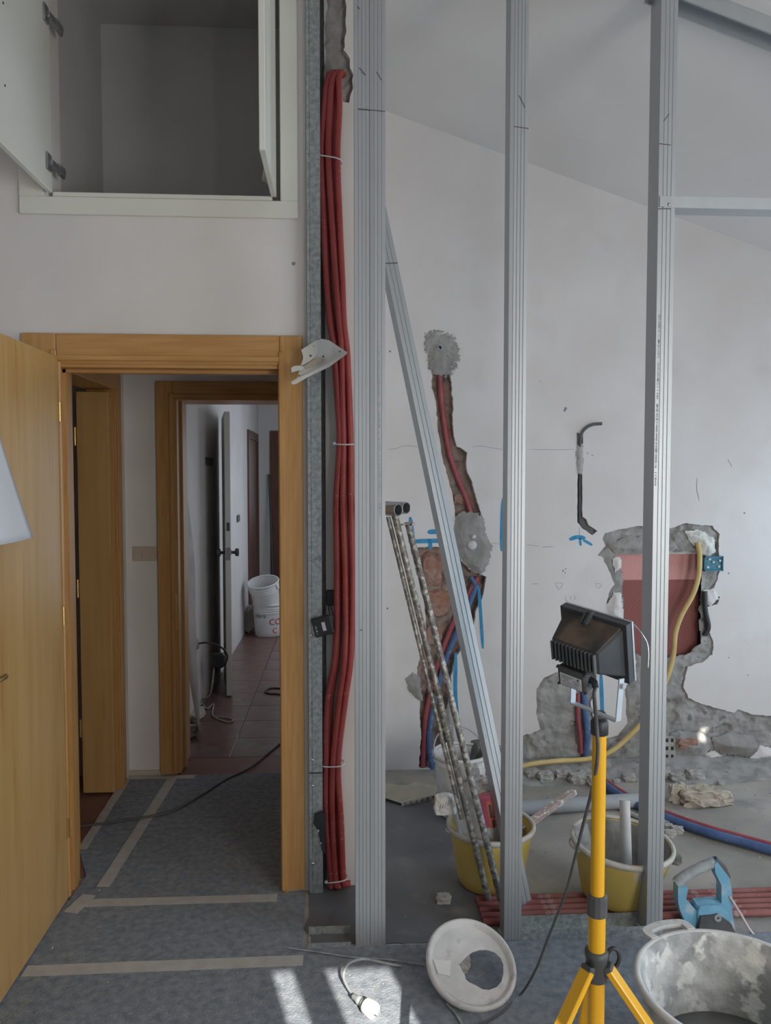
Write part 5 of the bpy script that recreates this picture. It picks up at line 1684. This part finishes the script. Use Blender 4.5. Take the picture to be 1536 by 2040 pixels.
def frustum(w0, h0a, h0b, d0, w1, h1a, h1b, d1, r=0.0):
    return MB().hexa([LP(-w0, h0b, d0), LP(w0, h0b, d0), LP(w1, h1b, d1), LP(-w1, h1b, d1), LP(-w0, h0a, d0), LP(w0, h0a, d0), LP(w1, h1a, d1), LP(-w1, h1a, d1)], r)


def lbox(w0, w1, h0, h1, d0, d1, r=0.0):
    return MB().hexa([LP(w0, h0, d0), LP(w1, h0, d0), LP(w1, h0, d1), LP(w0, h0, d1), LP(w0, h1, d0), LP(w1, h1, d0), LP(w1, h1, d1), LP(w0, h1, d1)], r)


frustum(.0559, .0175, -.0275, -.0440, .0720, .048, -.058, .022, .004).build('housing', M_lamp, wl)
MB().hexa([LP(-.054, .0165, -.0425), LP(.052, .0165, -.0425), LP(.067, .0472, .018), LP(-.067, .0472, .018), LP(-.054, .0190, -.0420), LP(.052, .0190, -.0420), LP(.067, .0500, .018), LP(-.067, .0500, .018)], .0004).build('dusty_top', M_lampd, wl)
lbox(-.052, .052, -.024, .015, -.0465, -.040, .002).build('rear_plate', M_lamp, wl)
for i in range(12):
    w = -.0505 + i * .0092
    lbox(w - .0024, w + .0024, -.0262, .0155, -.0520, -.0440, .0008).build('cooling_fin', M_dgrey, wl)
bz = []
bzp = MB().prism([[(-.0797, -.0685), (.0797, -.0685), (.0797, .0586), (-.0797, .0586)], [(-.066, -.054), (.066, -.054), (.066, .044), (-.066, .044)]], lambda u, v, t: LP(u, v, t), .018, .0329)
bezel = bzp.build('bezel', M_lamp, wl)
MB().prism([[(-.0805, -.069), (.0805, -.069), (.0805, .0592), (-.0805, .0592)], [(-.070, -.058), (.070, -.058), (.070, .048), (-.070, .048)]], lambda u, v, t: LP(u, v, t), .0345, .0395).build('glass_frame', M_alu, wl)
lbox(-.070, .070, -.058, .048, .035, .038).build('front_glass', M_greydust, wl)
for w in (-.013, -.004):
    MB().prism([[(-.010, .0), (.026, .0), (.026, .010), (.018, .020), (.008, .020), (-.010, .005)]], lambda u, v, t: LP(t, .046 + v, .004 + u), w, w + .006).build('latch', M_lamp, bezel)
# wiring box with its label, slung under the back of the housing
jb = lbox(-.046, .022, -.083, -.040, -.046, -.006, .003).build('wiring_box', M_dgrey, wl)
lbox(-.038, .014, -.078, -.052, -.0475, -.0455).build('rating_label', M_white, jb)
for (w0, w1, h) in ((-.034, -.004, -.056), (-.034, -.008, -.059), (-.034, -.016, -.0625), (-.006, .010, -.0625), (-.028, -.018, -.066), (-.004, .009, -.066), (-.034, -.024, -.0695), (-.020, -.010, -.0695), (-.004, .007, -.0695), (-.032, .006, -.074)):
    lbox(w0, w1, h - .0006, h + .0006, -.0481, -.0474).build('print', M_print, jb)
MB().lathe([(.0001, .0008), (.0026, .0006), (.0026, 0)], frame(LP(.007, -.0565, -.0474), -ax_), 10).build('print', M_ink, jb)
for w, h in ((-.045, -.043), (.021, -.043), (-.045, -.081), (.021, -.081)):
    MB().lathe([(.0001, .003), (.0025, .002), (.0035, -.004)], frame(LP(w, h, -.045), -ax_), 8).build('screw', M_black, jb)
MB().tube([LP(.020, -.058, -.026), LP(.032, -.060, -.028), LP(.037, -.068, -.032)], .0068, 10).build('cable_gland', M_black, jb)
# yoke
yk = MB()
pv_r, pv_l = P(1238, 1366, YL - .055), P(1143, 1338, YL + .045)
zy = P(1190, 1432, YL).z
brl, brr = P(1141, 1400, YL + .045), P(1231, 1437, YL - .055)
wyk = (pv_r - pv_l).normalized()
for a_, b_ in ((pv_r + V(0, 0, .014), brr), (pv_l + V(0, 0, .014), brl)):
    yk = MB().bar(a_, b_, .003, .016, tuple(av), .0006)
    yk.build('yoke_arm', M_alu, wl)
MB().bar(brl, brr, .016, .003, (0, 0, 1), .0006).build('yoke_bar', M_alu, wl)
MB().tube([pv_r - wyk * .002, pv_r + wyk * .007], .006, 12).build('pivot_bolt', M_chrome, wl)
MB().tube([pv_l + wyk * .002, pv_l - wyk * .007], .006, 12).build('pivot_bolt', M_chrome, wl)
ybm = (brl + brr) / 2
MB().bbox((px_ - .009, py_ - .009, zy - .012), (px_ + .011, py_ + .009, zy + .016), .003).build('wing_nut', M_black, wl)
# thin safety wire at the right of the bezel
w0_ = LP(.0805, .056, .038)
MB().tube(spline([w0_, P(1275, 1258, YL + .02), P(1288, 1278, YL + .03), P(1292, 1300, YL + .03), P(1291, 1330, YL + .03)], 8), .0012, 6).build('retaining_wire', M_chrome, wl)
# lead down the pole to the floor
cs = LP(.037, -.068, -.032)
pth = spline([cs, P(1184, 1385, YL - .06), P(1188, 1440, YL - .035), P(1191, 1490, YL - .03), P(1188, 1530, YL - .02), P(1178, 1580, YL + .05), P(1160, 1650, YL + .15), P(1145, 1710, YL + .28), P(1132, 1762, YL + .38), P(1122, 1792, YL + .46), P(1104, 1838, YL + .55), P(1083, 1892, YL + .62), P(1068, 1930, YL + .68), G(1040, 1978, .010), G(1000, 2016, .010), G(955, 2044, .010), G(880, 2090, .010)], 10)
tag(MB().tube(pth, .0038, 8).build('lamp_lead', M_dgrey), 'thin dark lead running from the work light down to the floor', 'cable')

# ------------------------------------------------------------------ foreground floor things
# white bucket lid with a hole cut in it, propped on a mortar lump
lc = G(938, 1921, .070)
tow = -ray(938, 1921).normalized()
iu = (UP - tow * UP.dot(tow)).normalized(); ir = (RT - tow * RT.dot(tow)).normalized()
ln = (tow * .83 + (ir * .42 + iu * .9) * .55).normalized()
lid = thing('bucket_lid', G(938, 1990), 'dusty white bucket lid with a round hole cut in it, tilted on the felt', 'lid')
LM = frame(lc, ln, tuple(iu))
LRr = .142
MB().lathe([(LRr - .022, -.004), (LRr - .012, -.012), (LRr, -.010), (LRr + .003, .006), (LRr, .014), (LRr - .008, .016), (LRr - .012, .010), (LRr - .020, .000), (LRr - .022, -.004)], LM, 56).build('rim', M_lid, lid)
# local axes for the hole: right and down in the picture
ci = [(LRr - .018) * math.cos(2 * math.pi * i / 48) for i in range(48)]
outl = [((LRr - .018) * math.cos(2 * math.pi * i / 48), (LRr - .018) * math.sin(2 * math.pi * i / 48)) for i in range(48)]
LI = LM.inverted()


def on_lid(px, py):
    r_ = ray(px, py)
    o_ = Vector((0, 0, EYE))
    t2 = (lc - o_).dot(ln) / r_.dot(ln)
    q = LI @ (o_ + r_ * t2)
    return (q.x, q.y)


hole = [on_lid(a, b) for a, b in ((915, 1921), (927, 1908), (940, 1897), (955, 1892), (970, 1892), (985, 1897), (997, 1908), (1003, 1922), (1003, 1940), (999, 1955), (990, 1966), (975, 1972), (962, 1971), (948, 1963), (935, 1957), (928, 1951), (926, 1942), (920, 1932))]
MB().prism([outl, hole], lambda u, v, t: LM @ Vector((u, v, t)), -.004, 0.0).build('disc', M_lid, lid)
fr1 = [on_lid(a, b) for a, b in ((862, 1912), (898, 1916), (896, 1946), (872, 1940))]
MB().prism([fr1], lambda u, v, t: LM @ Vector((u, v, t)), .0005, .004).build('plaster_flake', M_white, lid)
lp = lc - ln * .02
o = crumple(V(lp.x - .035, lp.y + .072, .034), (.09, .07, .07), 71, .2, 5).build('mortar_lump', M_rubble)
tag(o, 'mortar lump propping up the white bucket lid', 'rubble')

# big plaster-caked tub at the lower right corner
tc_ = V(1.004, 1.852, .006)
tub = thing('builders_tub', tc_, 'large plaster-caked white mixing tub at the lower right', 'tub')
rt_, rb_, ht_ = .240, .185, .295
MT = frame(tc_, (0, 0, 1), (0, 1, 0))
n = 26
outp = [(0.0001, 0), (rb_, 0)] + [(rb_ + (rt_ - rb_) * i / n, ht_ * i / n) for i in range(1, n + 1)]
inp = [(rb_ + (rt_ - rb_) * i / n - .006, ht_ * i / n) for i in range(n, 0, -1)] + [(rb_ - .006, .008), (0.0001, .008)]
wobt = lambda q, i: Vector((q.x, q.y, 0)).normalized() * (-.010 * max(0, noise.noise((q.x * 26, q.y * 26, q.z * 30)) + .15)) if i > n + 2 else Vector((0, 0, 0))
MB().lathe(outp + inp, MT, 120, wob=wobt).build('body', M_tub, tub)
MB().lathe([(rt_ - .006, ht_ - .012), (rt_ + .010, ht_ - .012), (rt_ + .012, ht_ - .004), (rt_ + .006, ht_ + .002), (rt_ - .006, ht_), (rt_ - .006, ht_ - .012)], MT, 72).build('rim', M_lid, tub)
MB().lathe([(.0001, .09), (.1, .091), (rb_ + (rt_ - rb_) * .09 / ht_ - .008, .09), (rb_ + (rt_ - rb_) * .08 / ht_ - .008, .08), (.0001, .08)], MT, 48).build('grey_sludge', M_tubin, tub)
hg = G(1337, 1858, .30)
ga = math.degrees(math.atan2(hg.y - tc_.y, hg.x - tc_.x))
for ang in (ga, ga + 180):
    a = math.radians(ang)
    pts = []
    for da, rr in ((-15, rt_ + .004), (-14, rt_ + .030), (-11, rt_ + .042), (0, rt_ + .046), (11, rt_ + .042), (14, rt_ + .030), (15, rt_ + .004)):
        a2 = a + math.radians(da)
        pts.append(tc_ + V(rr * math.cos(a2), rr * math.sin(a2), ht_ - .002))
    MB().strip(spline(pts, 5), .024, (0, 0, 1), -.006, .012).build('grip', M_lid, tub)

# plug on a short looping lead, lying in the sun
pg = thing('power_plug', G(738, 2000), 'white mains plug on a looping lead lying in the sun patch', 'plug')
c0 = G(706, 1986, .020); c1_ = G(742, 2012, .022)
dd = (c1_ - c0).normalized()
MB().lathe([(.0001, -.01), (.007, -.01), (.009, 0), (.010, .012), (.013, .02), (.013, .026), (.010, .030), (.011, .036), (.015, .040), (.015, .048), (.012, .050)], frame(c0 + V(0, 0, .0), dd), 18).build('strain_relief', M_greydust, pg)
MB().lathe([(.010, .048), (.021, .052), (.0235, .058), (.0235, .088), (.021, .092), (.0001, .092)], frame(c0, dd), 26).build('body', M_white, pg)
sd2 = dd.cross(V(0, 0, 1)).normalized()
for s in (-1, 1):
    q = c0 + dd * .092 + sd2 * .009 * s
    MB().tube([q, q + dd * .019], .0024, 8).build('pin', M_chrome, pg)
pth = spline([c0 + V(0, 0, 0), G(692, 1966, .02), G(684, 1945, .03), G(690, 1925, .045), G(705, 1914, .045), G(730, 1910, .030), G(765, 1918, .012), G(800, 1925, .010)], 10)
MB().tube(pth, .0045, 8).build('lead', M_greydust, pg)
pth = spline([G(570, 1895, .010), G(640, 1905, .010), G(700, 1914, .010), G(770, 1919, .010), G(845, 1930, .010)], 8)
o = MB().tube([p + V(0, .02, 0) for p in pth], .0028, 6).build('thin_wire', M_greydust)
tag(o, 'thin pale wire lying across the felt behind the plug', 'wire')
pth = spline([G(890, 2000, .010), G(908, 2020, .010), G(922, 2044, .010)], 8)
tag(MB().tube(pth, .0035, 6).build('loose_lead', M_greydust), 'short grey lead on the felt below the bucket lid', 'cable')
